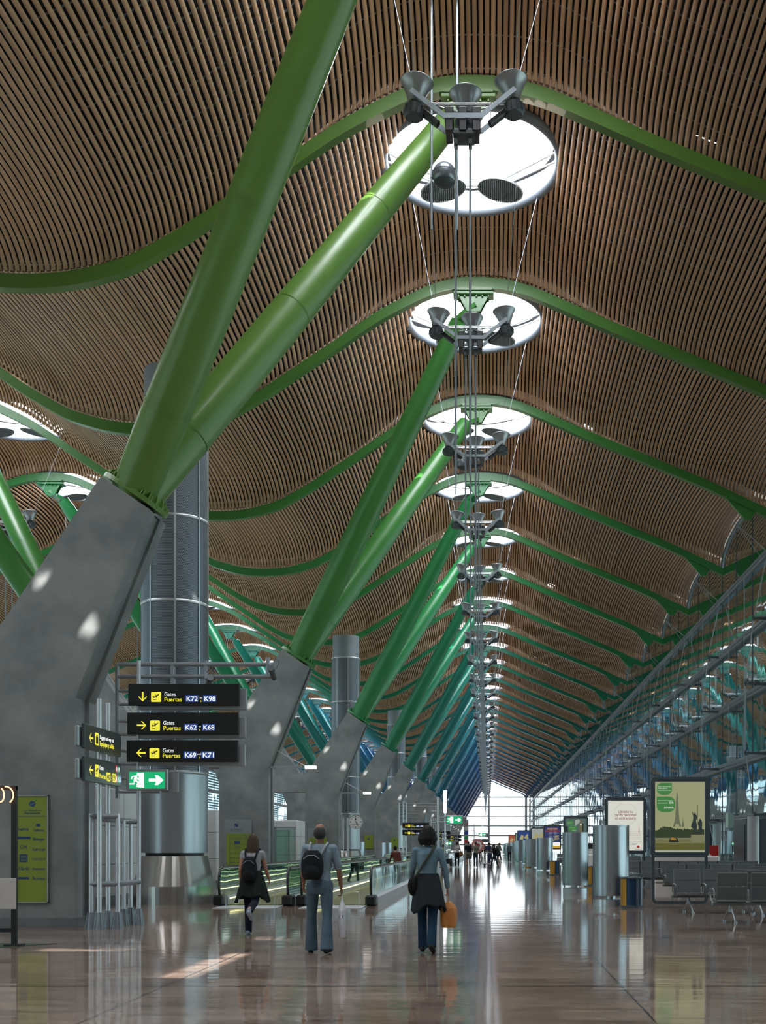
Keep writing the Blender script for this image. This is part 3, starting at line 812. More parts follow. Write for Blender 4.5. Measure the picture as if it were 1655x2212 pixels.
ME_y = emis('sign_yellow', (.85,.78,.05), .75); ME_w = emis('sign_white', (.85,.88,.88), .8); ME_b = emis('sign_blue', (.02,.08,.38), .45)
ME_g = emis('exit_green', (.0,.36,.13), .9); ME_ww = emis('exit_white', (.9,1,.95), 1.5); ME_r = emis('sign_red', (.6,.03,.03), .5)
ME_o = emis('sign_orange', (.8,.18,.05), .5); ME_lg = emis('sign_light_green', (.05,.5,.2), .5); ME_lb = emis('sign_light_blue', (.02,.25,.55), .5); ME_dg = emis('sign_deep_green', (.0,.22,.13), .5)
M_sblack = mat('sign_black', (.006,.007,.008), .35); M_sgrey = mat('sign_slate', (.035,.05,.055), .4); M_ink = mat('sign_ink', (.01,.01,.01), .5)
M_hous = mat('sign_housing', (.30,.33,.35), .35, .5)

def gate_sign(loc, arr, g1, mid_, g2, label, rz=0, detail=True, group='black gate signs', w=2.06):
    r = empty('gate_sign', label, 'sign', loc, rz, group)
    b = MB(); b.bbox(0, w, -.035, .035, 0, .40, .008); b.build('sign_panel', M_sblack, r)
    h = MB(); h.bbox(.18, w+.12, .05, .11, -.07, .33, .01); h.box(.2, .26, .1, .2, .02, .08); h.box(w-.2, w-.14, .1, .2, .02, .08); h.build('rear_housing', M_hous, r)
    y = -.036
    flat(arrow(.27, .165, .088, arr), ME_y, r, y, 'arrow_mark')
    ic = flat([rrect(.426, .61, .067, .253, .018)], ME_y, r, y, 'plane_icon'); flat(plane_glyph(.518, .16, .085), M_ink, ic, y-.003, 'plane_glyph')
    text('Gates', .667, .175, .105, ME_w, r, y, width=.205); text('Puertas', .667, .077, .112, ME_y, r, y, width=.32, bold=.001)
    for i, (x0, g) in enumerate(((1.055, g1), (1.385, g2))):
        p = flat([rrect(x0, x0+.245, .067, .192, .008)], ME_b, r, y, 'gate_number_tile'); text(g, x0+.02, .083, .125, ME_w, p, y-.003, width=.205, bold=.002, name='gate_number')
    a, bb = mid_; text(a, 1.345, .13, .05, ME_w, r, y, align='CENTER'); text(bb, 1.345, .068, .055, ME_y, r, y, align='CENTER')
    return r
def exit_sign(loc, label, sc=1.0, rz=0):
    r = empty('exit_sign', label, 'sign', loc, rz, 'green running man exit signs')
    r.scale = (sc, sc, sc)
    b = MB(); b.bbox(0, .77, -.05, .05, 0, .39, .012); b.build('sign_case', M_hous, r)
    g = flat([rect(.055, .715, .035, .345)], ME_g, r, -.051, 'green_panel')
    flat([[(.20,.065),(.33,.05),(.33,.325),(.20,.325),(.235,.295),(.235,.10)]], ME_ww, g, -.054, 'door_mark')
    flat(runner(.17, .19, .135), ME_ww, g, -.057, 'running_man')
    flat([[(.42,.165),(.56,.165),(.53,.10),(.585,.10),(.69,.19),(.585,.28),(.53,.28),(.56,.215),(.42,.215)]], ME_ww, g, -.054, 'exit_arrow')
    h = MB(); h.bbox(.62, .93, .06, .12, -.03, .34, .01); h.build('rear_housing', M_hous, r)
    return r
YS = 21.0
gate_sign((-6.66, YS, EYE+2.60), 'D', 'K72', ('to','a'), 'K98', 'black gate sign with down arrow for K72 to K98, top of the three')
gate_sign((-6.68, YS, EYE+2.07), 'R', 'K62', ('to','a'), 'K68', 'black gate sign with right arrow for K62 to K68, middle of the three')
gate_sign((-6.69, YS, EYE+1.56), 'L', 'K69', ('and','y'), 'K71', 'black gate sign with left arrow for K69 and K71, lowest of the three')
exit_sign((-6.69, YS, EYE+1.03), 'green running man exit sign with arrow below the three large gate signs')
# side signs, facing the walkway
def side_sign(z, lower, label):
    r = empty('baggage_sign' if not lower else 'gate_sign', label, 'sign', (-6.70, 18.75, z), math.radians(90), 'slate signs seen from the side')
    b = MB(); b.bbox(0, 1.85, -.03, .03, 0, .415, .008); b.build('sign_panel', M_sgrey, r)
    h = MB(); h.bbox(-.06, 1.6, .05, .12, .03, .38, .02); h.build('rear_housing', M_hous, r); y = -.031
    flat(arrow(.30, .20, .095, 'L'), ME_y, r, y, 'arrow_mark')
    ic = flat([rrect(.48, .66, .10, .31, .02)], ME_y, r, y, 'pictogram')
    if not lower:
        flat([rrect(.52,.62,.13,.25,.01), rect(.55,.59,.25,.28)], M_ink, ic, y-.003, 'suitcase_mark')
        text('Baggage and way out', .72, .225, .10, ME_w, r, y, width=.72); text('Equipajes y salida', .72, .11, .115, ME_y, r, y, width=.72, bold=.001)
    else:
        flat(plane_glyph(.57, .205, .085), M_ink, ic, y-.003, 'plane_glyph')
        text('Gates', .70, .235, .10, ME_w, r, y, width=.2); text('Puertas', .70, .09, .115, ME_y, r, y, width=.32, bold=.001)
        for x0, g in ((1.05,'J40'),(1.34,'J59')):
            p = flat([rect(x0, x0+.20, .06, .21)], ME_y, r, y, 'gate_number_tile'); text(g, x0+.015, .085, .14, M_ink, p, y-.003, width=.17, name='gate_number')
        text(':', 1.275, .09, .12, ME_w, r, y)
        for x0, z0, g, m in ((1.57,.24,'H',ME_r),(1.70,.24,'M',ME_dg),(1.57,.06,'R',ME_o),(1.69,.06,'S',ME_lg),(1.79,.06,'U',ME_lb)):
            p = flat([rrect(x0-.03, x0+.055, z0, z0+.13, .01)], m, r, y, 'zone_tile'); text(g, x0-.015, z0+.02, .12, ME_w, p, y-.003, width=.055, name='zone_letter')
    return r
side_sign(EYE+1.62, False, 'slate baggage and way out sign seen edge-on beside the foreground column')
side_sign(EYE+1.08, True, 'slate gates sign J40 to J59 with coloured zone letters below the baggage sign')

def gantry(y, label, arms=True, tall=True):
    r = empty('sign_gantry', label, 'sign frame', (0, y, 0), 0, 'tubular sign gantries')
    R = .042
    def post(x, yy, top):
        p = MB(); p.path([(x, yy, .02), (x, yy, top)], R, 12); po = p.build('post', M_al4, r)
        f = MB(); f.lathe([(.052,.30),(.052,.28),(.055,.27),(.085,.0)], (x,yy,0), 12, False)
        for k in range(4):
            a = math.pi/4+math.pi/2*k; M = Matrix.Translation((x,yy,0)) @ Matrix.Rotation(a, 4, 'Z'); f.prism([(.04,0),(.115,0),(.115,.02),(.065,.30),(.04,.30)], -.01, .01, M)
        f.build('post_foot', M_grey, po)
    tops = 2.05
    for x, yy, t in ((-7.04,-1.2,tops),(-6.86,-1.3,EYE+2.6),(-6.90,-.72,EYE+2.6),(-6.60,-1.1,tops),(-6.80,-.15,tops-.1),(-6.83,.35,tops-.1),(-6.56,-.02,EYE+3.48)): post(x, yy, t)
    for nm, pts in (('clamp_rail', [(-7.06,-1.2,2.0),(-6.60,-1.1,2.0)]), ('clamp_rail', [(-6.8,-.1,1.93),(-6.55,0,1.93)]), ('clamp_rail', [(-7.06,-1.2,.80),(-6.6,-1.1,.80)]), ('clamp_rail', [(-6.6,-1.1,.80),(-6.56,0,.80)]),
                    ('clamp_rail', [(-6.86,-1.25,1.95),(-6.83,.3,1.95)])):
        p = MB(); p.path(pts, .05, 10); p.build(nm, M_grey, r)
    for z in (EYE+3.43, EYE+3.20):
        p = MB(); p.path([(-7.0,.1,z),(-4.05,.1,z)], R, 12); p.build('rail', M_hous, r)
    for x, zb, zt in ((-7.0, EYE+.9, EYE+3.43), (-5.96, EYE+2.9, EYE+3.45), (-5.33, EYE+2.9, EYE+3.50), (-4.16, EYE+3.18, EYE+3.56)):
        p = MB(); p.path([(x,.1,zb),(x,.1,zt)], R*.95, 12); p.build('upright', M_hous, r)
    for z in (EYE+2.93, EYE+2.68, EYE+2.36, EYE+2.11, EYE+1.80, EYE+1.55, EYE+1.28, EYE+1.02):
        p = MB(); p.path([(-7.0,.1,z),(-6.2,.1,z)], R*.8, 10); p.build('bracket_rail', M_hous, r)
    return r
M_al4 = mat('satin_aluminium', (.62,.66,.69), .35, .45)
gantry(21.3, 'grey tubular sign frame with feet carrying the large black gate signs')
def cctv(loc, rz, label):
    r = empty('security_camera', label, 'camera', loc, rz, 'small security cameras on the sign frame')
    b = MB(); b.path([(0,0,0),(.0,-.02,-.12)], .03, 8); b.build('mount', M_hous, r)
    c = MB(); M = Matrix.Translation((.05,-.05,-.2)) @ Matrix.Rotation(math.radians(65), 4, 'X'); c.lathe([(0,-.15),(.05,-.15),(.055,.1),(.065,.12),(.065,.2),(0,.2)], (0,0,0), 14, False, M); c.build('camera_body', M_dgrey, r)
    w = MB(); w.path([(.02,0,0),(.1,.0,.1),(.16,0,.02),(.1,-.02,-.1)], .006, 5); w.build('cable', M_black, r)
cctv((-4.08,21.25,EYE+3.42), 0, 'small cylindrical security camera at the right tip of the sign frame')
cctv((-5.30,21.25,EYE+3.25), .4, 'small security camera below the rails in front of the air duct')

# ------------------------------------------------------------------ second and further gantries with smaller looking signs
def far_gantry(y, signs, exit_x, n_):
    r = empty('sign_gantry', 'distant tubular sign frame, %s frame beyond the large gate signs' % ordn(n_).replace('nearest','first'), 'sign frame', (0, y, 0), 0, 'tubular sign gantries')
    for x in (-6.9,-6.6,-6.35):
        p = MB(); p.path([(x,0,0),(x,0,EYE+3.4)], .05, 8); p.build('post', M_al4, r)
    for z in (3.3, 3.05, 2.75, 2.5, 2.2):
        p = MB(); p.path([(-6.95,.1,EYE+z),(-4.0 if z > 3 else -5.4,.1,EYE+z)], .045, 8); p.build('rail', M_hous, r)
    for i, (a, g1, g2) in enumerate(signs):
        gate_sign((-6.65, y-.2, EYE+1.42-.55*i), a, g1, ('to','a'), g2, 'small distant black gate sign, %s on the %s far sign frame' % (('upper','lower')[i], ordn(n_).replace('nearest','first')), group='distant gate signs')
far_gantry(88, (('D','K80','K98'),('L','K78','K79')), None, 0)
far_gantry(137, (('D','K84','K98'),('L','K82','K83')), None, 1)
far_gantry(190, (('D','K90','K98'),('L','K88','K89')), None, 2)
def pole_exit(x, y, z, pole_x, label):
    exit_sign((x, y, z), label)
    r = empty('sign_pole', 'slim aluminium pole carrying the ' + label, 'pole', (pole_x, y+.1, 0), 0, 'poles of the exit signs')
    p = MB(); p.path([(0,0,0),(0,0,z+1.2)], .055, 10); p.build('pole', M_al4, r)
    for dz in (.1, .3):
        q = MB(); q.path([(0,0,z+dz),(x+.3-pole_x,0,z+dz)], .025, 8); q.build('pole_arm', M_hous, r)
    for k in range(5):
        q = MB(); q.path([(0,0,1.0+k*.5),(-.3,0,1.0+k*.5)], .03, 8); q.build('clamp', M_grey, r)
pole_exit(-1.88, 50, EYE+.97, -2.22, 'exit sign above the woman in the dark skirt')
pole_exit(-.96, 112, EYE+.95, -1.4, 'small exit sign in front of the far end window')
pole_exit(-4.6, 120, EYE+.1, -4.8, 'tiny exit sign below the distant gate signs')

# ------------------------------------------------------------------ advert board on the first column, lime shop boards
M_lime = mat('lime_board', (.21,.28,.03), .45); M_navy = mat('navy_print', (.01,.05,.16), .5); M_gprint = mat('green_print', (.02,.25,.08), .5)
def shop_logo(r, cx, cz, s, y):
    a = flat([[(cx-.5*s,cz-.12*s),(cx-.2*s,cz+.38*s),(cx+.45*s,cz+.22*s),(cx+.1*s,cz+.05*s)], [(cx-.45*s,cz-.2*s),(cx+.5*s,cz+.10*s),(cx+.2*s,cz-.42*s)]], M_navy, r, y, 'shop_emblem')
    P = [(cx+.25*s+.28*s*math.cos(t), cz+.36*s+.28*s*math.sin(t)) for t in np.linspace(-.2, 2.2, 8)]; Q = [(cx+.25*s+.22*s*math.cos(t), cz+.36*s+.24*s*math.sin(t)) for t in np.linspace(2.2, -.2, 8)]
    flat([P+Q], M_gprint, r, y, 'shop_emblem_arc')
def shop_board():
    r = empty('shop_directory_board', 'tall lime green shop directory board fixed on the foreground concrete column', 'board', (-8.56, 20.59, EYE-1.03), 0)
    b = MB(); b.bbox(0, .585, -.03, .0, 0, 1.96, .006); b.build('board', M_lime, r)
    f = MB()
    for q in ((0,.022,0,1.96),(.563,.585,0,1.96),(0,.585,0,.022),(0,.585,1.938,1.96)): f.box(q[0], q[1], -.045, 0, q[2], q[3])
    f.build('frame', M_steel, r); y = -.031
    shop_logo(r, .29, 1.80, .14, y)
    text('Las Tiendas del', .29, 1.665, .045, M_navy, r, y, 'CENTER', .30); text('Aeropuerto', .29, 1.615, .045, M_navy, r, y, 'CENTER', .29, .0015)
    flat([rect(.03, .535, 1.568, 1.576)], M_navy, r, y, 'divider_line')
    L = [(.13,1.32,'Segafredo',.07,.19,.25),(.41,1.30,'Caffriccio',.06,.19,.1),(.41,1.13,'Bitburger',.085,.21,0),(.13,.99,'CH',.08,.12,0),(.41,.95,'Café Café',.06,.23,0),
         (.41,.78,'LALIQUE',.06,.24,0),(.13,.60,'Clarks',.08,.20,.35),(.41,.60,'SWAROVSKI',.05,.23,0),(.41,.42,'hoss',.09,.22,0)]
    for x, z, t, s_, w, sh in L: text(t, x, z, s_, M_navy, r, y, 'CENTER', w, .001 if t[0] in 'BSCh' else 0, shear=sh)
    bx = flat([rrect(.06,.205,.74,.885,.01), rect(.01,.26,1.16,1.205), rect(.01,.235,.43,.47)], M_navy, r, y, 'printed_block')
    text('BAN', .085, .82, .06, M_lime, bx, y-.003, width=.1); text('DAI', .085, .76, .06, M_lime, bx, y-.003, width=.1)
    flat([rrect(.36,.44,1.385,1.44,.02)], M_navy, r, y, 'coffee_cup_mark')
shop_board()
def lime_poster(x, y, label, top=EYE+.90, w=.92, group='lime boards on columns'):
    r = empty('shop_board', label, 'board', (x, y, 0), 0, group)
    b = MB(); b.bbox(0, w, -.05, 0, .25, top, .008); b.build('steel_back', M_hous, r)
    b = MB(); b.bbox(.09, w+.06, -.1, -.06, .25, top-.47, .005); b.build('lime_sheet', M_lime, r)
    shop_logo(r, w*.45, top-.18, .17, -.052); text('Las Tiendas del', w*.45, top-.34, .06, M_navy, r, -.052, 'CENTER', .40); text('Aeropuerto', w*.45, top-.40, .06, M_navy, r, -.052, 'CENTER', .38)
    L = [rect(.2,.85,top-.53-.155*k,top-.522-.155*k) for k in range(1, 8)]+[rect(.2,.207,.4,top-.53),rect(.2,.85,top-.538,top-.53)]
    flat(L, M_navy, r, -.102, 'table_line')
    flat(arrow(.76, top-.60, .05, 'U'), M_navy, r, -.102, 'arrow_mark')
    text('EXE Express SHOP', .23, top-.64, .05, M_navy, r, -.102, width=.42)
    flat([rect(.36,.56,top-.82,top-.73)], M_navy, r, -.102, 'printed_block'); text('Mystic', .36, top-.95, .09, M_navy, r, -.102, width=.2)
    return r
lime_poster(-9.0, 38.688, 'grey and lime shop board on the second concrete column')
lime_poster(-6.6-2.45, 56.788, 'lime shop board on the third concrete column behind the man')
for i, (yy, xx) in enumerate(((74.885,-8.2),(92.985,-8.0))):
    r = empty('lime_notice', 'small lime notice above a steel drum, %s concrete column' % ('fourth','fifth')[i], 'notice', (xx, yy, 0), 0, 'lime notices on far columns')
    b = MB(); b.bbox(0, .6, -.05, 0, 1.3, 2.2, .01); b.build('notice_sheet', M_lime, r)
    shop_logo(r, .3, 1.95, .2, -.052)

# ------------------------------------------------------------------ white service boxes, partitions
M_panel = noisy(mat('white_wall_panel', rough=.35, spec=.5), (.72,.74,.74), (.78,.80,.80), nscale=.5)
def kiosk(x0, x1, y0, y1, z1, label, doors=True):
    r = empty('service_kiosk', label, 'kiosk', ((x0+x1)/2, (y0+y1)/2, 0), 0, 'white service enclosures')
    hx, hy = (x1-x0)/2, (y1-y0)/2
    b = MB(); b.bbox(-hx, hx, -hy, hy, .0, z1, .03); b.build('enclosure', M_panel, r)
    g = MB()
    for z in (1.0, 2.0):
        if z < z1: g.box(-hx-.003, hx+.003, -hy-.003, hy+.003, z-.008, z+.008)
    for yy in np.arange(-hy+1.2, hy, 1.2): g.box(hx-.002, hx+.003, yy-.006, yy+.006, .15, z1-.03)
    for xx in np.arange(-hx+1.2, hx, 1.2): g.box(xx-.006, xx+.006, -hy-.003, -hy+.002, .15, z1-.03)
    g.build('panel_joint', M_dgrey, r)
    s = MB(); s.box(-hx-.01, hx+.01, -hy-.01, hy+.01, 0, .17); s.build('plinth', M_grey, r)
    return r
kiosk(-15.5, -9.9, 27.2, 35.6, 3.0, 'white panelled service box left of the air duct')
kiosk(-15.0, -10.3, 43.0, 53.5, 2.86, 'white panelled service box between the second and third concrete columns')
kiosk(-15.0, -10.3, 61.0, 71.0, 2.86, 'white panelled service box behind the third concrete column')
def glass_screen(x, y, label):
    r = empty('glass_screen', label, 'screen', (x, y, 0), 0, 'glass screens by the walkway')
    g = MB(); g.box(-.35, .35, -.01, .01, .1, 2.1); g.build('pane', M_glass2, r)
    f = MB()
    for xx in (-.37, .33): f.box(xx, xx+.04, -.03, .03, 0, 2.14)
    f.box(-.37, .37, -.03, .03, 2.1, 2.14); f.build('screen_frame', M_steel, r)
glass_screen(-7.1, 39.6, 'narrow glass screen beside the second column'); glass_screen(-8.6, 47.0, 'framed glass screen behind the man with the backpack')

# ------------------------------------------------------------------ clock on posts
def clock():
    r = empty('station_clock', 'round white clock on slim posts in front of an air duct', 'clock', (-6.55, 56.0, 0))
    d = MB(); M = Matrix.Translation((0,0,EYE+1.20)) @ Matrix.Rotation(math.radians(90), 4, 'X')
    d.lathe([(0,.0),(.33,.0),(.36,.03),(.36,-.14),(0,-.14)], (0,0,0), 40, False, M); d.build('case', M_steel, r)
    f = MB(); f.lathe([(.32,.005),(0,.006)], (0,0,0), 40, False, M); f.build('dial', M_white, r)
    mk = []
    for k in range(12):
        a = 2*math.pi*k/12; q = .022 if k % 3 else .035; cx, cz = .26*math.sin(a), EYE+1.20+.26*math.cos(a)
        mk.append([(cx-q,cz),(cx,cz-q),(cx+q,cz),(cx,cz+q)])
    mk.append([(-.035,EYE+1.33),(0,EYE+1.29),(.035,EYE+1.33),(0,EYE+1.40)])
    flat(mk, M_ink, r, -.012, 'hour_mark'); text('RADIANT', 0, EYE+1.06, .07, M_ink, r, -.012, 'CENTER', .34, .001)
    def hand(a, L, w, nm):
        c, s_ = math.cos(a), math.sin(a); P = [(-.03*s_-w*c, -.03*c+w*s_), (L*s_-w*c, L*c+w*s_), (L*s_+w*c, L*c-w*s_), (-.03*s_+w*c, -.03*c-w*s_)]
        flat([[(x, EYE+1.23+z) for x, z in P]], M_black, r, -.018, nm)
    hand(math.radians(137), .18, .012, 'hour_hand'); hand(math.radians(158), .27, .010, 'minute_hand')
    for x in (-.62, -.42, -.36):
        p = MB(); p.path([(x,.1,0),(x,.1,EYE+1.40)], .035, 8); p.build('post', M_al4, r)
    for z in (EYE+1.38, EYE+1.0):
        p = MB(); p.path([(-.66,.1,z),(-.2,.1,z)], .03, 8); p.build('rail', M_hous, r)
clock()
def arm_lamp(x, y, z, label):
    r = empty('bracket_lamp', label, 'lamp', (x, y, z), 0, 'bracket lamps on columns')
    p = MB(); p.box(0, 1.25, -.04, .04, -.03, .05); p.path([(0,0,.7),(1.2,0,.05)], .008, 4); p.build('bracket', M_steel, r)
    p = MB(); p.bbox(1.2, 1.58, -.09, .09, -.05, .06, .01); p.build('lamp_head', emis('lamp_glow', (1,.9,.8), 2.0), r)
arm_lamp(-7.48, 57.0, EYE+2.66, 'bracket lamp with lit head projecting from the third column')
arm_lamp(-7.48, 38.9, EYE+2.70, 'short bracket lamp at the shoulder of the second column')
r = empty('light_pillar', 'tall narrow glowing white light pillar beside the teal struts', 'light', (-3.05, 80, 0))
p = MB(); p.bbox(-.10, .12, -.06, .06, EYE+.15+2.2, EYE+3.95, .01); p.build('light_panel', emis('pillar_glow', (.95,.97,1), 3.0), r)
p = MB(); p.path([(0,.1,0),(0,.1,EYE+3.95)], .06, 8); p.build('pole', M_al4, r)
# colourful brand totem
r = empty('advertising_totem', 'slender grey totem with coloured logo patches in front of the far window', 'totem', (-2.0, 103, 0), 0)
p = MB(); p.bbox(-.2, .2, -.12, .12, 0, EYE+2.4, .02); p.build('pillar', M_grey, r)
for k, (c, z) in enumerate((((.35,.02,.02),EYE+2.0),((.5,.5,.5),EYE+1.6),((.02,.05,.3),EYE+1.2),((.03,.3,.08),EYE+.8),((.45,.03,.03),EYE+.4),((.02,.08,.35),EYE-.1))):
    flat([rrect(-.15,.15,z-.14,z+.14,.05)], mat('patch_%d' % k, c, .5), r, -.121, 'logo_patch')

# ------------------------------------------------------------------ moving walkways
M_rail = mat('handrail_rubber', (.01,.012,.013), .28); M_lime_led = emis('yellow_light_strip', (.95,.95,.42), 2.4); M_belt = mat('walkway_belt', (.13,.14,.06), .45, .3)
def walkway(xl, xr, y0, y1, label):
    r = empty('moving_walkway', label, 'moving walkway', ((xl+xr)/2, y0, 0), 0, 'moving walkways'); L = y1-y0; hw = (xr-xl)/2
    for s in (-1, 1):
        x = s*hw
        bal = MB(); g = [(.10,.22),(.02,.45),(.03,.70),(.14,.88),(.30,.93),(L-.3,.93),(L-.14,.88),(L-.03,.7),(L-.02,.45),(L-.10,.22)]
        n_ = len(g); v = [(x-.006, y, z) for y, z in g]+[(x+.006, y, z) for y, z in g]
        bal.add(v, [tuple(range(n_))[::-1], tuple(range(n_, 2*n_))]); bo = bal.build('glass_balustrade', M_glass2, r)
        h = MB(); h.path([(x, y-(.03 if y < L/2 else -.03), z+.02) for y, z in g], .034, 8); h.build('handrail', M_rail, r)
        t = MB(); t.box(x-.03, x+.03, .35, L-.35, .905, .935); t.build('top_profile', M_al4, r)
        nb = MB(); nb.bbox(x-.13, x+.13, -.12, .42, .02, .27, .04); nb.bbox(x-.13, x+.13, L-.42, L+.12, .02, .27, .04); nb.build('newel_base', M_rail, r)
        sk = MB(); sk.box(x-.15, x+.15, .3, L-.3, 0, .21); sk.build('skirt', M_al4, r)
        le = MB(); yy = .5
        while yy < min(L-1, 60): le.box(x-s*.152-.004, x-s*.152+.004, yy, yy+1.15, .165, .19); yy += 1.2
        le.build('light_strip', M_lime_led, r)
    b = MB(); b.box(-hw+.14, hw-.14, .2, L-.2, 0, .03); b.build('belt', M_belt, r)
    c = MB(); c.box(-hw+.1, hw-.1, -1.1, .35, 0, .012); c.box(-hw+.1, hw-.1, L-.35, L+1.1, 0, .012); c.build('comb_plate', M_al4, r)
    gt = MB()
    for s in (-1, 1):
        for q in (0,): gt.path([(s*(hw-.25), -.35, 0), (s*(hw-.25), -.35, .36), (s*(hw-.25)+.12*-s, -.35, .36)], .012, 6)
    gt.build('guide_hoop', M_steel, r)
    return r
walkway(-6.60, -4.92, 27.8, 66, 'left moving walkway with glass sides lit by yellow strips, nearest pair')
walkway(-4.58, -2.88, 27.8, 66, 'right moving walkway with glass sides and black handrails, nearest pair')
walkway(-6.60, -4.92, 72, 128, 'left moving walkway further on, second pair')
walkway(-4.58, -2.88, 72, 128, 'right moving walkway further on, second pair')
walkway(-6.60, -4.92, 138, 200, 'left moving walkway in the far distance')
walkway(-4.58, -2.88, 138, 200, 'right moving walkway in the far distance')

# ------------------------------------------------------------------ steel drums, bins
M_brush = noisy(mat('drum_steel', rough=.25, metal=.9), (.36,.40,.43), (.42,.46,.49), (6,6,.25), 3, 2, .3, .7, rough=(.26,.32))
def drum(x, y, R, top, label, blur=False):
    r = empty('steel_drum', label, 'drum', (x, y, 0), 0, 'round steel air diffuser drums')
    b = MB(); n = 180; rows = (.26, top-.01); vs = []
    for z in rows:
        for k in range(n):
            a = 2*math.pi*k/n; rr = R-.006+.007*(k % 2); vs.append((rr*math.cos(a), rr*math.sin(a), z))
    b.add(vs, [(k, (k+1)%n, (k+1)%n+n, k+n) for k in range(n)], True); b.lathe([(R-.02,.26),(.1,.26)], (0,0,0), 40, False); b.build('perforated_shell', M_brush, r)
    t = MB(); t.lathe([(R-.04,top-.04),(R+.006,top-.04),(R+.006,top),(R-.04,top)], (0,0,0), 48, False); t.lathe([(R-.04,top-.05),(0,top-.05)], (0,0,0), 40, False); t.build('top_rim', M_steel, r)
    s = MB(); s.lathe([(.12,.16),(.12,.27)], (0,0,0), 20); s.build('stem', M_al, r)
    c = MB(); c.lathe([(R-.01,0),(R-.01,.17),(0,.17)], (0,0,0), 48, False); c.build('base_ring', M_al, r)
drum(3.02, 27.95, .445, 1.98, 'tall corrugated steel drum nearest the camera, beside the navy litter bin')
drum(2.71, 35.3, .40, 1.90, 'steel drum in front of the advert with the clock tower')
drum(2.92, 58.4, .41, 1.90, 'third steel drum along the walkway, beside the yellow-sided bin')
drum(2.62, 66.5, .41, 1.90, 'fourth steel drum, half hidden behind the third')
for i, (x, y) in enumerate(((2.9,82),(2.6,92),(2.8,106),(2.7,120),(2.9,135),(2.7,150),(2.9,166),(2.7,182))):
    drum(x, y, .42, 1.9, 'small distant steel drum, %s in the line beyond the fourth' % ordn(i).replace('nearest','first'))
drum(-8.3, 72.5, .41, 1.75, 'steel drum standing left of the walkway before the fourth column')
drum(-8.1, 90.5, .41, 1.75, 'distant steel drum left of the walkway before the fifth column')
M_bnavy = mat('bin_navy', (.012,.045,.11), .35, .3); M_byel = mat('bin_yellow', (.42,.22,.02), .4, .2)
def bin_(x, y, label, a0=170):
    r = empty('litter_bin', label, 'bin', (x, y, 0), 0, 'round litter bins'); R = .26
    b = MB(); b.lathe([(R-.01,.04),(R-.01,.70)], (0,0,0), 40); b.build('drum_body', M_bnavy, r)
    def arc(a, c, m, nm):
        s = MB(); vs = []; n = 10
        for z in (.05, .69):
            for k in range(n+1):
                t = math.radians(a+(c-a)*k/n); vs.append(((R+.004)*math.cos(t), (R+.004)*math.sin(t), z))
        s.add(vs, [(k, k+1, k+n+2, k+n+1) for k in range(n)], True); s.build(nm, m, r)
    arc(a0, a0+70, M_byel, 'yellow_panel'); arc(a0+120, a0+140, M_dgrey, 'side_strip'); arc(a0+150, a0+200, M_grey, 'grey_panel')
    c = MB(); c.lathe([(0,.74),(.1,.745),(R+.01,.735),(R+.02,.70),(R-.01,.69)], (0,0,0), 40); c.lathe([(R-.01,.06),(R+.02,.05),(R+.02,.0),(0,0)], (0,0,0), 40, False); c.build('lid_and_foot_ring', M_dgrey, r)
bin_(3.44, 27.2, 'round navy litter bin beside the nearest steel drum', 165)
bin_(3.37, 57.6, 'litter bin with yellow side panel beside the third drum', 200)
bin_(3.86, 42.5, 'litter bin with orange-yellow panel peeping out between the two nearest drums', 200)
bin_(2.55, 70, 'far litter bin with orange panel behind the fourth drum', 200)

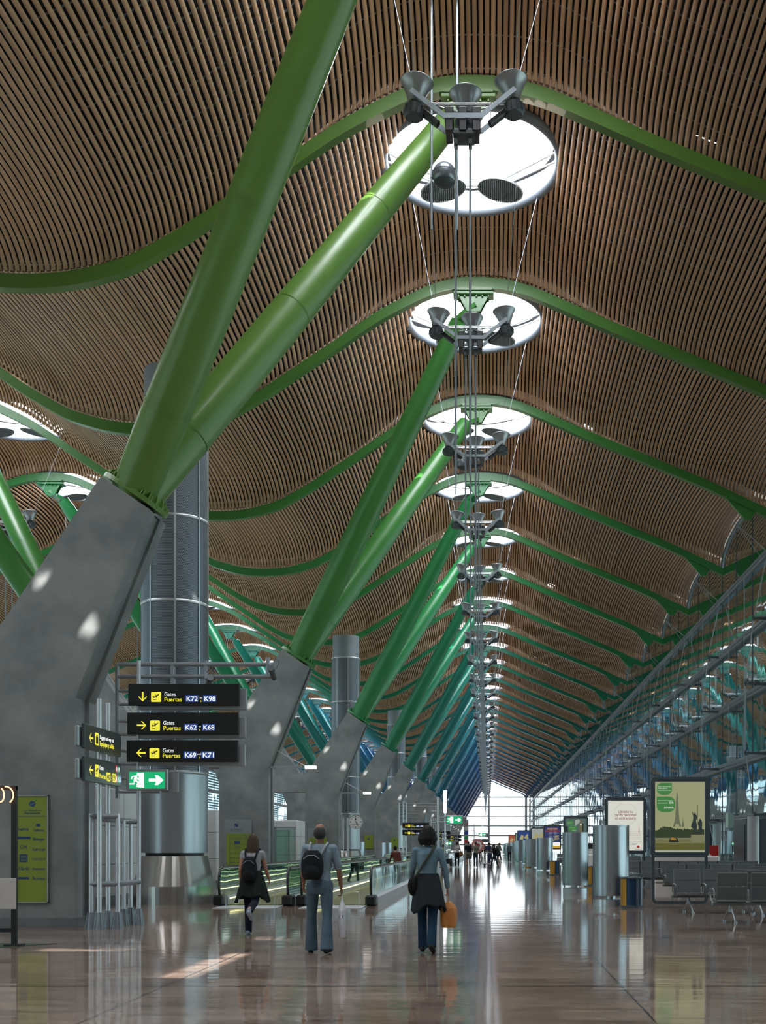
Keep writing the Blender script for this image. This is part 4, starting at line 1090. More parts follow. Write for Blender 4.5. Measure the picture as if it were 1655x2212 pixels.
# ------------------------------------------------------------------ backlit adverts
M_frame = mat('advert_frame', (.075,.10,.115), .35, .3)
def pm(name, c, k=.42): return emis(name, c, k)
def advert(x, y, label, kind):
    r = empty('advert_lightbox', label, 'advert', (x, y, 0), 0, 'backlit advert boxes'); w = 1.46; zt = 3.20; zb = 1.20
    f = MB()
    def ringpoly(o, i, y0, y1):
        n = len(o); v = [(a, y0, b) for a, b in o]+[(a, y0, b) for a, b in i]+[(a, y1, b) for a, b in o]+[(a, y1, b) for a, b in i]
        f.add(v, [(k, (k+1)%n, (k+1)%n+n, k+n) for k in range(n)]+[(k+2*n, k+3*n, (k+1)%n+3*n, (k+1)%n+2*n) for k in range(n)]+
              [(k, k+2*n, (k+1)%n+2*n, (k+1)%n) for k in range(n)]+[(k+n, (k+1)%n+n, (k+1)%n+3*n, k+3*n) for k in range(n)])
    ringpoly(rrect(0, w, zb, zt, .12), rrect(.105, w-.105, zb+.12, zt-.12, .012), -.09, .09); f.build('case', M_frame, r)
    f = MB(); ringpoly(rrect(.03, w-.03, .03, zb+.1, .12), rrect(.10, w-.10, .10, zb+.03, .06), -.045, .045); f.build('stand', M_frame, r)
    x0, x1, z0, z1 = .105, w-.105, zb+.12, zt-.12; y_ = -.05
    bd = MB(); bd.box(x0, x1, -.045, .045, z0, z1); bd.build('light_box', M_grey, r)
    W_, H_ = x1-x0, z1-z0; PX = lambda u: x0+u*W_; PZ = lambda v: z0+v*H_
    def sh(polys, m, nm, lay): flat([[(PX(a), PZ(b)) for a, b in p] for p in polys], m, r, y_-.003*lay, nm)
    if kind == 'tower':
        sh([rect(0,1,0,1)], pm('poster_margin', (.6,.62,.5)), 'poster', 0)
        sh([rect(.005,.995,.03,.995)], pm('poster_sky', (.50,.52,.27)), 'poster_sky', 1)
        tw = [(.36,.36),(.40,.46),(.415,.60),(.425,.78),(.432,.82),(.438,.84),(.442,.86),(.448,.84),(.455,.82),(.462,.78),(.475,.60),(.49,.46),(.53,.36),(.49,.36),(.475,.40),(.415,.40),(.40,.36)]
        sh([tw, rect(.405,.485,.45,.462), rect(.42,.47,.58,.588), rect(.425,.463,.76,.775), [(.535,.36),(.555,.46),(.56,.50),(.565,.46),(.59,.36)]], pm('poster_tower', (.20,.23,.13)), 'tower_picture', 2)
        tr = [(.005,.18)]+[(.005+i*.0099, .315+.012*abs(math.sin(i*.45))+.010*abs(math.sin(i*.21+1))+.006*math.sin(i*1.3)+.035*math.exp(-((i-22)/14)**2)-.03*math.exp(-((i-3)/5)**2)) for i in range(100)]+[(.99,.18)]
        sh([tr], pm('poster_trees', (.035,.06,.02)), 'tree_picture', 3)
        sh([rect(.005,.995,.03,.17)], pm('poster_lawn', (.16,.16,.03)), 'lawn_picture', 3)
        sh([rect(0.005,.8,.185,.205), rect(.005,.8,.13,.145)]+[rect(.02+.022*i,.032+.022*i,.14,.19) for i in range(35) if not 12 < i < 21], pm('poster_rail', (.30,.30,.15)), 'balustrade_picture', 4)
        sh([[(.27,.14),(.30,.20),(.45,.20),(.48,.14)]], pm('poster_urn', (.02,.025,.02)), 'urn_picture', 5)
        sh([[(.30,.17),(.34,.215),(.40,.20),(.44,.17)]], pm('poster_flower', (.55,.28,.03)), 'flower_picture', 6)
        sh([rect(.72,.99,.13,.25)], pm('poster_plinth', (.30,.31,.16)), 'plinth_picture', 5)
        sh([[(.77,.25),(.765,.33),(.72,.36),(.73,.40),(.755,.44),(.765,.50),(.755,.54),(.735,.57),(.745,.575),(.77,.545),(.785,.545),(.79,.565),(.805,.565),(.81,.545),(.835,.52),(.845,.49),(.82,.44),(.84,.38),(.84,.32),(.825,.25),(.81,.30),(.79,.26)],
            rect(.853,.860,.38,.68), [(.88,.26),(.87,.36),(.86,.42),(.885,.46),(.90,.48),(.92,.46),(.945,.42),(.94,.35),(.945,.27),(.92,.31),(.90,.26)]], pm('poster_statue', (.025,.04,.04)), 'statue_picture', 6)
        g = pm('poster_green', (.06,.27,.06), .5); wt = pm('poster_white', (.8,.85,.75), .6)
        flat([[(px, pz) for px, pz in rrect(PX(.04),PX(.34),PZ(.815),PZ(.985),.13,(1,0,0,1) if False else (1,1,0,1))], rrect(PX(.035),PX(.40),PZ(.57),PZ(.79),.15,(1,1,1,0))], g, r, y_-.009, 'green_bubble')
        for i, t in enumerate(('Estas vacaciones', 'habla como si', 'estuvieras en casa.')): text(t, PX(.06), PZ(.925-.025*i), .045, wt, r, y_-.012, width=(.32,.22,.33)[i])
        text('habla extranjera, natimane', PX(.055), PZ(.728), .035, wt, r, y_-.012, width=.37); text('tarifa nacional al', PX(.055), PZ(.693), .035, wt, r, y_-.012, width=.25); text('€70', PX(.28), PZ(.688), .075, wt, r, y_-.012, width=.11, bold=.001)
        text('amena', PX(.18), PZ(.62), .11, wt, r, y_-.012, width=.24, bold=.001)
    elif kind == 'text':
        sh([rect(0,1,0,1)], pm('poster_paper', (.62,.63,.56), .75), 'poster', 0); rd = pm('poster_red', (.35,.03,.02), .4); pk = pm('poster_pink', (.55,.38,.30), .6)
        sh([rect(.02,.98,.955,.958)], pm('poster_rule', (.2,.2,.2)), 'poster_rule', 1)
        for i, t in enumerate(('Llévate tu', 'tarifa nacional', 'al extranjero')): text(t, PX(.5), PZ(.755-.065*i), .14, rd, r, y_-.006, 'CENTER', (.52,.74,.72)[i], .001)
        city = [(.12,.33)]+[(.12+i*.04, .36+.05*((i*7) % 5)/5) for i in range(20)]+[(.9,.22),(.7,.18),(.3,.2)]
        sh([[(.86,.36),(.875,.50),(.88,.56),(.885,.50),(.90,.36)], [(.14,.36),(.17,.46),(.21,.36)]]+[rect(.25+.05*i,.255+.05*i,.22,.34+.02*(i%3)) for i in range(14)]+[rect(.2,.95,.22+.04*i,.224+.04*i) for i in range(5)], pk, 'sketched_city', 1)
        sh([rect(.5,.95,.17,.175), rect(.5,.85,.14,.145), rect(.5,.8,.11,.116)], pm('poster_small', (.25,.22,.2)), 'small_print', 1)
        flat([[(PX(.86)+.045*math.cos(a), PZ(.075)+.045*math.sin(a)) for a in np.linspace(0, 2*math.pi, 16)[:-1]]], pm('drop_red', (.45,.04,.03)), r, y_-.006, 'brand_mark')
        text('vodafone', PX(.86), PZ(.012), .06, rd, r, y_-.006, 'CENTER', .25)
        n=48
        o_=[(PX(.5)+.40*math.cos(a), PZ(.73)+.40*math.sin(a)) for a in np.linspace(0,2*math.pi,n+1)[:-1]]
        cb = MB(); cb.path([(a, y_-.004, b) for a, b in o_]+[(o_[0][0], y_-.004, o_[0][1])], .002, 4); cb.build('thin_circle', rd, r)
    elif kind == 'clocktower':
        sh([rect(0,1,0,1)], pm('poster_teal_sky', (.10,.16,.15), .5), 'poster', 0); g = pm('poster_green2', (.06,.27,.06), .5); wt = pm('poster_white2', (.7,.8,.7), .5)
        sh([[(.45,.72),(.58,.82),(.7,.9),(.62,.98),(.46,.95)]], pm('poster_cloud', (.35,.40,.36), .6), 'cloud_picture', 1)
        sh([rect(.66,.79,.0,.86), [(.66,.86),(.70,.93),(.725,.98),(.75,.93),(.79,.86)]], pm('tower_stone', (.18,.17,.09), .5), 'clock_tower_picture', 2)
        sh([rect(.79,.85,0,.84)], pm('tower_shade', (.02,.025,.02), .5), 'clock_tower_picture', 2)
        flat([[(PX(.725)+.06*math.cos(a), PZ(.80)+.06*math.sin(a)) for a in np.linspace(0, 2*math.pi, 16)[:-1]]], wt, r, y_-.009, 'clock_face_picture')
        sh([rect(0,.12,.4,.75)], pm('poster_dark', (.02,.03,.03), .5), 'crowd_picture', 1)
        flat([rrect(PX(.07),PX(.37),PZ(.78),PZ(.93),.12,(1,1,0,1)), rrect(PX(.17),PX(.53),PZ(.57),PZ(.76),.15,(1,1,1,0))], g, r, y_-.012, 'green_bubble')
        text('Estas vacaciones', PX(.1), PZ(.87), .05, wt, r, y_-.015, width=.28); text('habla como', PX(.1), PZ(.83), .05, wt, r, y_-.015, width=.22); text('tarifa nacional', PX(.2), PZ(.69), .05, wt, r, y_-.015, width=.3); text('amena', PX(.32), PZ(.60), .08, wt, r, y_-.015, width=.22)
    elif kind == 'blue':
        sh([rect(0,1,0,1)], pm('poster_blue', (.03,.045,.17), .5), 'poster', 0)
        sh([rect(0,1,.77,.80)], pm('poster_stripe', (.6,.06,.04), .6), 'red_stripe', 1)
        text('amárrate', PX(.5), PZ(.865), .22, pm('poster_orange', (.8,.35,.08), .7), r, y_-.006, 'CENTER', .85, .002)
        sh([rect(.25,.75,.835,.842), rect(.08,.92,.15,.16)]+[rect(a,a+.22,z,z+.012) for a in (.25,.58) for z in (.72,.66,.60,.54,.48)], pm('poster_pale', (.5,.5,.5), .6), 'printed_line', 1)
        sh([[(.62,.40),(.9,.52),(.95,.60),(.7,.58)], [(.2,.30),(.95,.50),(.95,.42),(.4,.27)]], pm('poster_tan', (.25,.22,.12), .6), 'map_picture', 1)
        sh([rect(.5,1,.10,.27)], pm('poster_whitebox', (.8,.8,.75), .8), 'white_patch', 2); sh([rect(.5,1,0,.10)], pm('poster_gold', (.5,.28,.03), .8), 'gold_band', 2)
    else:
        c = {'green': (.20,.32,.18), 'pale': (.35,.40,.36), 'navy': (.02,.05,.2), 'red': (.35,.08,.04)}[kind]
        sh([rect(0,1,0,1)], pm('poster_'+kind, c, .6), 'poster', 0)
        sh([[(.1,.5),(.3,.8),(.5,.7),(.4,.45)], [(.5,.6),(.8,.85),(.9,.5)], rect(.2,.8,.2,.3)], pm('poster2_'+kind, (.5,.45,.2), .5), 'picture_patch', 1)
advert(4.06, 28.4, 'large backlit advert with lattice tower photograph and equestrian statue', 'tower')
advert(4.13, 40.2, 'white backlit advert with red Spanish text about a national tariff', 'text')
advert(4.37, 66, 'backlit advert with clock tower picture and green bubbles', 'clocktower')
advert(4.50, 92.7, 'dark blue backlit advert with orange headline and white patch', 'blue')
advert(3.9, 104, 'small distant advert with pale floral picture', 'pale')
advert(3.1, 122, 'small distant navy advert', 'navy')
advert(3.4, 145, 'tiny distant advert in muted green', 'green')
advert(3.0, 170, 'tiny distant reddish advert', 'red')

# ------------------------------------------------------------------ bench seating
M_seat = mat('seat_grey', (.11,.125,.13), .45, .2); M_seat2 = mat('seat_frame_grey', (.20,.22,.225), .4, .5)
def bench(x, y, n, rz, label, pitch=.66):
    r = empty('airport_bench', label, 'bench', (x, y, 0), rz, 'rows of grey metal waiting seats')
    # sitting direction is local -y
    b = MB(); b.bbox(-.05, n*pitch+.02, -.04, .06, .33, .39, .01); b.build('beam', M_seat2, r)
    for i in range(n):
        x0 = i*pitch+.045; x1 = x0+pitch-.09
        s = MB(); s.bbox(x0, x1, -.42, .12, .40, .425, .008, Matrix.Rotation(math.radians(-3), 4, 'X')); s.build('seat', M_seat, r)
        M = Matrix.Translation((0, .12, .42)) @ Matrix.Rotation(math.radians(-10), 4, 'X')
        k = MB(); k.bbox(x0, x1, -.012, .012, .02, .28, .006, M); k.bbox(x0, x1, -.012, .012, .30, .53, .006, M); bo = k.build('backrest', M_seat, r)
        f = MB(); f.box(x0-.012, x0+.006, -.018, .018, .0, .545, M); f.box(x1-.006, x1+.012, -.018, .018, .0, .545, M); f.box(x0-.012, x1+.012, -.016, .016, .53, .55, M); f.build('back_frame', M_seat2, bo)
    for i in range(n+1):
        a = MB(); xx = i*pitch
        a.path([(xx, .12, .45), (xx, .10, .62), (xx, -.05, .645), (xx, -.28, .63), (xx, -.33, .58), (xx, -.22, .45), (xx, .0, .38)], .016, 6); a.build('armrest', M_seat2, r)
    for xx in (pitch*.5, n*pitch-pitch*.5):
        l = MB(); l.path([(xx,.0,.35),(xx-.03,.2,.12),(xx-.05,.25,.02)], .017, 6); l.path([(xx,.0,.35),(xx+.03,-.25,.12),(xx+.05,-.3,.02)], .017, 6); l.path([(xx,0,.36),(xx,0,.2)], .03, 8)
        l.lathe([(.035,0),(.035,.03),(0,.03)], (xx-.05,.25,0), 10, False); l.lathe([(.035,0),(.035,.03),(0,.03)], (xx+.05,-.3,0), 10, False); l.build('leg', M_steel, r)
    return r
PI = math.pi
bench(6.32, 21.9, 3, PI, 'grey bench seen from behind at the right edge of the picture')
KIDS_last = None
for x, y, n_, rz, lb in ((4.1,25.1,3,0,'grey bench facing the camera beside the large tower advert'),
                         (7.4,24.2,3,PI,'grey bench seen from behind, second back row at the right'),
                         (5.0,32.2,4,0,'grey bench behind the legs of the large tower advert'),
                         (8.2,32.9,4,PI,'grey bench back to back behind the tower advert'),
                         (6.6,28.6,3,0,'grey bench right of the tower advert'),
                         (9.6,29.3,3,PI,'grey bench back to back right of the tower advert'),
                         (4.5,38.4,7,0,'long bench row in front of the white text advert'),
                         (9.3,39.2,7,PI,'long bench row turned away, beyond the white text advert'),
                         (4.4,47,7,0,'long distant bench row behind the white text advert'),
                         (4.4,57,7,0,'distant bench row near the clock tower advert'),
                         (4.6,76,7,0,'far bench row beyond the clock tower advert')):
    bench(x, y, n_, rz, lb)
def side_bench(x, y, lb): bench(x, y, 3, PI/2, lb)
side_bench(4.35, 34.2, 'grey bench turned sideways to the walkway behind the navy bin')

# right wall fittings: dark door portal, cylinder post, desks
r = empty('boarding_desk', 'pale boarding desk counter below the white text advert', 'desk', (5.2, 52, 0))
b = MB(); b.bbox(-1.1, 1.1, -.4, .4, 0, 1.1, .04); b.prism([(-1.1,1.1),(1.1,1.1),(.9,1.35),(-.7,1.35)], -.3, .3); b.build('counter', M_white, r)
b = MB(); b.bbox(-.8, -.2, -.15, .0, 1.2, 1.62, .02); b.build('monitor', M_black, r)
r = empty('boarding_desk', 'pale boarding desk near the glass facade behind the benches', 'desk', (8.0, 46, 0))
b = MB(); b.bbox(-1.3, 1.3, -.4, .4, 0, 1.08, .04); b.prism([(-1.2,1.08),(1.0,1.08),(.8,1.36),(-.6,1.36)], -.3, .3); b.build('counter', M_white, r)
b = MB(); b.bbox(.9, 1.3, -.2, .1, 1.08, 1.5, .01); b.build('red_box', mat('red_plastic', (.45,.02,.02), .4), r)
for i, (y, w_) in enumerate(((44.2,1.1),(60.0,1.1))):
    r = empty('door_portal', 'dark grey boarding gate doorway in the glass wall, %s' % ('nearer one' if i == 0 else 'farther one'), 'doorway', (10.3, y, 0), 0, 'boarding gate doorways')
    b = MB(); b.bbox(-.5, .5, -w_, w_, 0, 2.55, .03); b.build('portal_case', M_dgrey, r)
    b = MB(); b.box(-.53, -.49, -w_+.15, w_-.15, .05, 2.3); b.build('door_leaf', M_black, r)
    b = MB(); b.lathe([(.22,0),(.22,2.6)], (-.3,-w_-.3,0), 24); b.build('round_post', mat('pale_post', (.35,.38,.38), .4), r)
r = empty('glass_exit_plate', 'small pale green plate sign on the low facade beam', 'sign', (9.9, 46.5, EYE+.75))
b = MB(); b.bbox(-.12, .12, -.25, .25, 0, .62, .01); b.build('plate', mat('pale_green_plate', (.25,.38,.33), .3), r)

# ------------------------------------------------------------------ foreground stall at the left edge
r = empty('market_stall', 'black framed stall with pale sign board at the left edge', 'stall', (-7.0, 16.75, 0))
b = MB(); b.box(-.035, .035, -.035, .035, 0, 2.36); b.build('post', M_black, r)
b = MB(); b.box(-.12, .12, -.1, .1, 0, .025); b.build('post_foot', M_black, r)
b = MB(); b.box(-1.6, .035, -.03, .03, 2.30, 2.36); b.build('top_rail', M_black, r)
b = MB(); b.box(-1.6, .0, -.025, .025, .20, .26); b.build('low_rail', M_black, r)
b = MB(); b.bbox(-1.5, .06, -.09, -.06, .545, 1.0, .004, Matrix.Rotation(math.radians(-4), 4, 'Z')); b.build('sign_board', mat('pale_board', (.50,.48,.44), .5), r)
b = MB(); b.box(-1.5, -.26, -.06, -.03, 1.0, 1.09); b.build('blue_strip', mat('blue_strip', (.02,.35,.55), .4), r)
b = MB(); b.add([(-1.7,-.85,.006),(-.6,-.85,.006),(.5,.35,.006),(-1.7,.42,.006),(-1.7,-.85,0),(-.6,-.85,0),(.5,.35,0),(-1.7,.42,0)], [(0,1,2,3),(0,4,5,1),(1,5,6,2),(2,6,7,3),(3,7,4,0)])
mt = b.build('floor_mat', mat('dark_green_mat', (.02,.05,.035), .8)); mt.location = (-7.0, 16.75, .001); tag(mt, 'dark green floor mat under the stall at the left edge', 'mat')
M_rope = emis('rope_light_glow', (1.0,.42,.22), 2.2)
rp = MB()
def loop(cx, cz, a, b_, t0, t1, n=24): return [(cx+a*math.cos(t), -.06, cz+b_*math.sin(t)) for t in np.linspace(t0, t1, n)]
rp.path(loop(-.16, 2.22, .055, .10, 2.2, 2.2+5.4), .010, 6)
rp.path([(-.32,-.06,2.20),(-.27,-.06,2.30),(-.22,-.06,2.36),(-.20,-.06,2.33),(-.23,-.06,2.27),(-.29,-.06,2.22),(-.25,-.06,2.19),(-.30,-.06,2.15),(-.24,-.06,2.25)], .016, 6)
rp.path(loop(-.08, 2.22, .11, .125, 1.7, -1.0), .010, 6)
o = rp.build('rope_light', M_rope); o.location = (-7.0, 16.7, 0); tag(o, 'glowing orange rope light looped over the stall post', 'rope light')
# ------------------------------------------------------------------ people (local +y is the way they face)
def bake(mb, name, m, parent, voxel, smooth=4, **kw):
    t = mb.build('tmp_shape', m)
    md = t.modifiers.new('r', 'REMESH'); md.mode = 'VOXEL'; md.voxel_size = voxel
    if smooth: ms = t.modifiers.new('s', 'SMOOTH'); ms.iterations = smooth; ms.factor = .5
    bpy.context.view_layer.update()
    me = bpy.data.meshes.new_from_object(t.evaluated_get(bpy.context.evaluated_depsgraph_get())); me.name = name
    old = t.data; bpy.data.objects.remove(t); bpy.data.meshes.remove(old)
    me.polygons.foreach_set('use_smooth', [True]*len(me.polygons)); me.materials.clear(); me.materials.append(m)
    o = bpy.data.objects.new(name, me); COL.objects.link(o)
    if parent is not None: o.parent = parent; KIDS.setdefault(parent.name, []).append(o)
    return tag(o, **kw)
def loft(mb, rings, n=28, wave=None):
    """rings: (cx, cy, z, rx, ry)"""
    vs = []; fs = []
    for j, (cx, cy, z, rx, ry) in enumerate(rings):
        for k in range(n):
            a = 2*math.pi*k/n; w = 1+(wave(a, j/(len(rings)-1)) if wave else 0)
            vs.append((cx+rx*w*math.cos(a), cy+ry*w*math.sin(a), z))
    for j in range(len(rings)-1):
        for k in range(n):
            a = j*n+k; b = j*n+(k+1) % n; fs.append((a, b, b+n, a+n))
    mb.add(vs, fs, True); mb.add(vs[:n], [tuple(range(n))[::-1]]); mb.add(vs[-n:], [tuple(range(n))])
def limb(mb, pts, rs, n=14):
    mb.path(pts, rs, n)
    for p, r_ in zip(pts, rs): mb.sphere(p, r_*.99, 12, 8)
def pose(sp):
    J = {}; f = sp['h']/1.75; R = math.radians
    hip, kn = sp.get('hip', (12, -12)), sp.get('knee', (5, 20)); low = 9
    for i, s in ((0, -1), (1, 1)):
        h = Vector((s*.092*f, 0, .92*f)); a = R(hip[i]); b = R(hip[i]-kn[i]); sp_ = sp.get('spread', .02)*s
        k = h+Vector((sp_, math.sin(a), -math.cos(a)))*.43*f; an = k+Vector((sp_*.5, math.sin(b), -math.cos(b)))*.42*f
        fb = R(sp.get('foot', (0, -25))[i]); toe = an+Vector((s*.02, .17*math.cos(fb), .17*math.sin(fb)-.035))*f; heel = an+Vector((0,-.05,-.045))*f
        J['h%d'%i], J['k%d'%i], J['a%d'%i], J['t%d'%i], J['e%d'%i] = h, k, an, toe, heel; low = min(low, an.z-.075*f, toe.z-.03*f)
    for i in (0, 1):
        for q in 'hkate': J[q+str(i)] = J[q+str(i)]-Vector((0,0,low))
    dz = -low; ln = R(sp.get('lean', 3)); P = lambda x, y, z: Vector((x*f, y*f+math.sin(ln)*(z-.95)*f, .95*f+(z-.95)*f*math.cos(ln)+dz))
    J['P'] = P; J['dz'] = dz
    for i, s in ((0, -1), (1, 1)):
        sw, ab, el = sp.get('arms', ((15, 8, 20), (-15, 8, 15)))[i]; tw = sp.get('twist', (0, 0))[i]
        S_ = P(s*sp.get('sh', .185), 0, 1.42); a, b = R(sw), R(ab)
        E = S_+Vector((s*math.sin(b), math.sin(a)*math.cos(b), -math.cos(a)*math.cos(b)))*.29*f
        a2 = R(sw+el); b2 = R(ab*.4-tw); W_ = E+Vector((s*math.sin(b2), math.sin(a2)*math.cos(b2), -math.cos(a2)*math.cos(b2)))*.25*f
        J['s%d'%i], J['b%d'%i], J['w%d'%i] = S_, E, W_; J['d%d'%i] = (W_-E).normalized()
    J['f'] = f; return J
def hand(mb, W_, d, f, side, curl=.6):
    fw = Vector((0, 1, 0)); fw = (fw-d*fw.dot(d)).normalized(); out = d.cross(fw)*side     # palm faces the thigh
    c = W_+d*.045*f
    vs = [W_, W_+d*.04*f, W_+d*.085*f]
    for k in range(4):
        o = fw*(-.030+.020*k)*f; L = (.060,.072,.078,.070)[k]*f; p0 = W_+d*.03*f+o*.6; p1 = W_+d*.088*f+o
        p2 = p1+(d*math.cos(curl*.5)-out*math.sin(curl*.5))*L*.5; p3 = p2+(d*math.cos(curl*1.5)-out*math.sin(curl*1.5))*L*.35; p4 = p3+(d*math.cos(curl*2.2)-out*math.sin(curl*2.2))*L*.25
        mb.path([p0, p1, p2, p3, p4], [.014*f, .0105*f, .0095*f, .009*f, .0075*f], 8)
    t0 = W_+d*.025*f+fw*.02*f; mb.path([t0, t0+(d*.6+fw*.7).normalized()*.035*f, t0+(d*.75+fw*.5-out*.3).normalized()*.075*f], [.014*f,.012*f,.009*f], 8)
    loft_pts = MB(); M = Matrix((( *fw, 0), (*out, 0), (*d, 0), (0,0,0,1))).transposed(); M.translation = c
    mb.sphere(c, .044*f, 14, 10, (.95, .40, 1.1), M.to_3x3())
SKIN = {'a': (.36,.19,.12), 'b': (.22,.11,.07)}
_mc = {}
def cloth(c, rough=.85):
    if c not in _mc: _mc[c] = noisy(mat('cloth_%d' % len(_mc), c, rough, spec=.2), tuple(v*.8 for v in c), tuple(min(1, v*1.15) for v in c), nscale=6, bump=.3, bscale=14)
    return _mc[c]
def skinm(k):
    if k not in _mc: _mc[k] = mat('skin_'+k, SKIN[k], .5, spec=.3)
    return _mc[k]
def person(label, loc, rz, sp, fine=True, group=None):
    r = empty('person', label, 'person', loc, rz, group); J = pose(sp); f = J['f']; P = J['P']; vx = .0075 if fine else .02
    b = MB(); fem = sp.get('fem', False); wsp = .88 if fem else 1.0
    # body
    hc = P(0, .015, 1.645)
    b.sphere(hc, .1*f, 24, 18, (.77, .95, 1.16)); b.sphere(P(0,.045,1.60), .062*f, 16, 12, (.9,1,1))
    b.path([P(0,-.01,1.44), P(0,0,1.50), P(0,.01,1.58)], [.062*f*wsp,.052*f*wsp,.055*f*wsp], 16)
    b.prism([(-.012*f,-.018*f),(.012*f,-.018*f),(.004*f,.03*f),(-.004*f,.03*f)], .075*f, .122*f, Matrix.Translation(P(0,.01,1.635)))
    for s in (-1, 1): b.sphere(P(s*.078,.0,1.635), .03*f, 10, 8, (.35,.7,1))
    loft(b, [(*P(0,0,.88),.14*f,.10*f),(*P(0,0,.98),.145*f,.10*f),(*P(0,0,1.10),.12*f*wsp,.09*f),(*P(0,0,1.25),.14*f*wsp,.10*f),(*P(0,-.005,1.38),.155*f*wsp,.10*f),(*P(0,-.01,1.455),.09*f,.07*f)])
    for i in (0, 1):
        limb(b, [J['h%d'%i], J['k%d'%i]*.5+J['h%d'%i]*.5, J['k%d'%i]], [.082*f,.072*f,.052*f]); limb(b, [J['k%d'%i], J['k%d'%i]*.65+J['a%d'%i]*.35, J['a%d'%i]], [.052*f,.055*f,.036*f])
        limb(b, [J['e%d'%i], J['a%d'%i], J['t%d'%i]], [.034*f,.036*f,.026*f])
        limb(b, [J['s%d'%i], J['s%d'%i]*.5+J['b%d'%i]*.5, J['b%d'%i]], [.052*f*wsp,.045*f*wsp,.037*f*wsp]); limb(b, [J['b%d'%i], J['b%d'%i]*.6+J['w%d'%i]*.4, J['w%d'%i]], [.037*f*wsp,.038*f*wsp,.024*f])
        hand(b, J['w%d'%i], J['d%d'%i], f*(.92 if fem else 1), -1 if i == 0 else 1, sp.get('curl', (.5,.5))[i])
    bake(b, 'body', skinm(sp.get('skin', 'a')), r, vx, 2)
    if fine:
        for s in (-1, 1): e = MB(); e.sphere(P(s*.03,.098,1.645), .011*f, 10, 8); e.build('eye', M_black, r)
        e = MB(); e.sphere(P(0,.108,1.575), .022*f, 10, 6, (1,.3,.25)); e.build('mouth', mat('lips', (.3,.1,.08), .5), r)
    # shirt
    t = MB(); k = 1.12; bot = sp.get('hem', .93)
    loft(t, [(*P(0,0,bot),.165*f*wsp,.118*f),(*P(0,0,bot+.08),.158*f*wsp,.114*f),(*P(0,0,1.12),.145*f*wsp,.108*f),(*P(0,-.005,1.27),.165*f*wsp,.12*f),(*P(0,-.012,1.38),.178*f*wsp,.115*f),(*P(0,-.012,1.44),.135*f*wsp,.09*f),(*P(0,-.008,1.485),.068*f,.062*f)])
    for i in (0, 1):
        S_, E, W_ = J['s%d'%i], J['b%d'%i], J['w%d'%i]
        limb(t, [P((-1,1)[i]*.10,-.01,1.415), S_], [.062*f,.064*f*wsp])
        if sp.get('sleeve', 'long') == 'long': limb(t, [S_, (S_+E)/2, E, E*.45+W_*.55, W_*.96+E*.04], [.064*f*wsp,.058*f*wsp,.05*f*wsp,.046*f*wsp,.036*f])
        elif sp['sleeve'] == 'short': limb(t, [S_, S_*.5+E*.5, S_*.12+E*.88], [.060*f,.056*f,.058*f])
        else: limb(t, [S_, S_*.75+E*.25], [.062*f*wsp,.06*f*wsp])
    bake(t, 'shirt', cloth(sp['top']), r, vx*1.2, 5)
    # trousers
    t = MB(); fl = sp.get('flare', 0)
    loft(t, [(*P(0,0,.80),.16*f,.115*f),(*P(0,-.01,.88),.168*f,.125*f),(*P(0,-.005,.96),.155*f*wsp,.115*f),(*P(0,0,1.03),.145*f*wsp,.11*f)])
    for i in (0, 1):
        H_, K, A = J['h%d'%i], J['k%d'%i], J['a%d'%i]
        if sp.get('shorts'): limb(t, [H_, (H_+K)/2, K*.95+H_*.05], [.095*f,.09*f,.082*f])
        else:
            Z = A*.98+K*.02-Vector((0,0,.035*f)); limb(t, [H_, (H_+K)/2, K, (K+A)/2], [.095*f,.084*f,.066*f,(.062+fl*.4)*f]); t.path([(K+A)/2, Z+(A-K).normalized()*.02], [(.062+fl*.4)*f, (.056+fl)*f], 16)
    bake(t, 'trousers', cloth(sp['bottom']), r, vx*1.2, 5)
    # shoes
    for i in (0, 1):
        s_ = MB(); A, T, E = J['a%d'%i], J['t%d'%i], J['e%d'%i]
        limb(s_, [E+Vector((0,.0,-.0)), (E+T)/2+Vector((0,0,.015*f)), T], [.042*f,.044*f,.034*f]); s_.path([A, A*.6+E*.4], [.042*f,.045*f], 12)
        bake(s_, 'shoe', cloth(sp.get('shoe', (.02,.02,.02)), .5), r, vx*1.2, 2)
    # hair
    hr = MB(); hs = sp.get('hair', 'short')
    if hs == 'short':
        hr.sphere(hc+Vector((0,-.014*f,.012*f)), .105*f, 24, 18, (.80,.93,1.08)); hr.sphere(hc+Vector((0,-.035*f,-.03*f)), .09*f, 20, 14, (.85,.8,1))
    elif hs == 'bald':
        hr.sphere(hc+Vector((0,-.03*f,-.012*f)), .1*f, 24, 18, (.86,.84,.95))
    elif hs == 'bob':
        hr.sphere(hc+Vector((0,-.02*f,.02*f)), .118*f, 24, 18, (.88,.95,1.02))
        for a in np.linspace(math.radians(160), math.radians(380), 12): hr.path([hc+Vector((.085*math.cos(a)*f, .08*math.sin(a)*f-.02*f, .03*f)), hc+Vector((.108*math.cos(a)*f, .10*math.sin(a)*f-.025*f, -.06*f)), hc+Vector((.09*math.cos(a)*f, .085*math.sin(a)*f-.03*f, -.145*f))], [.035*f,.036*f,.018*f], 8)
    elif hs == 'long':
        hr.sphere(hc+Vector((0,-.016*f,.015*f)), .109*f, 24, 18, (.82,.95,1.05))
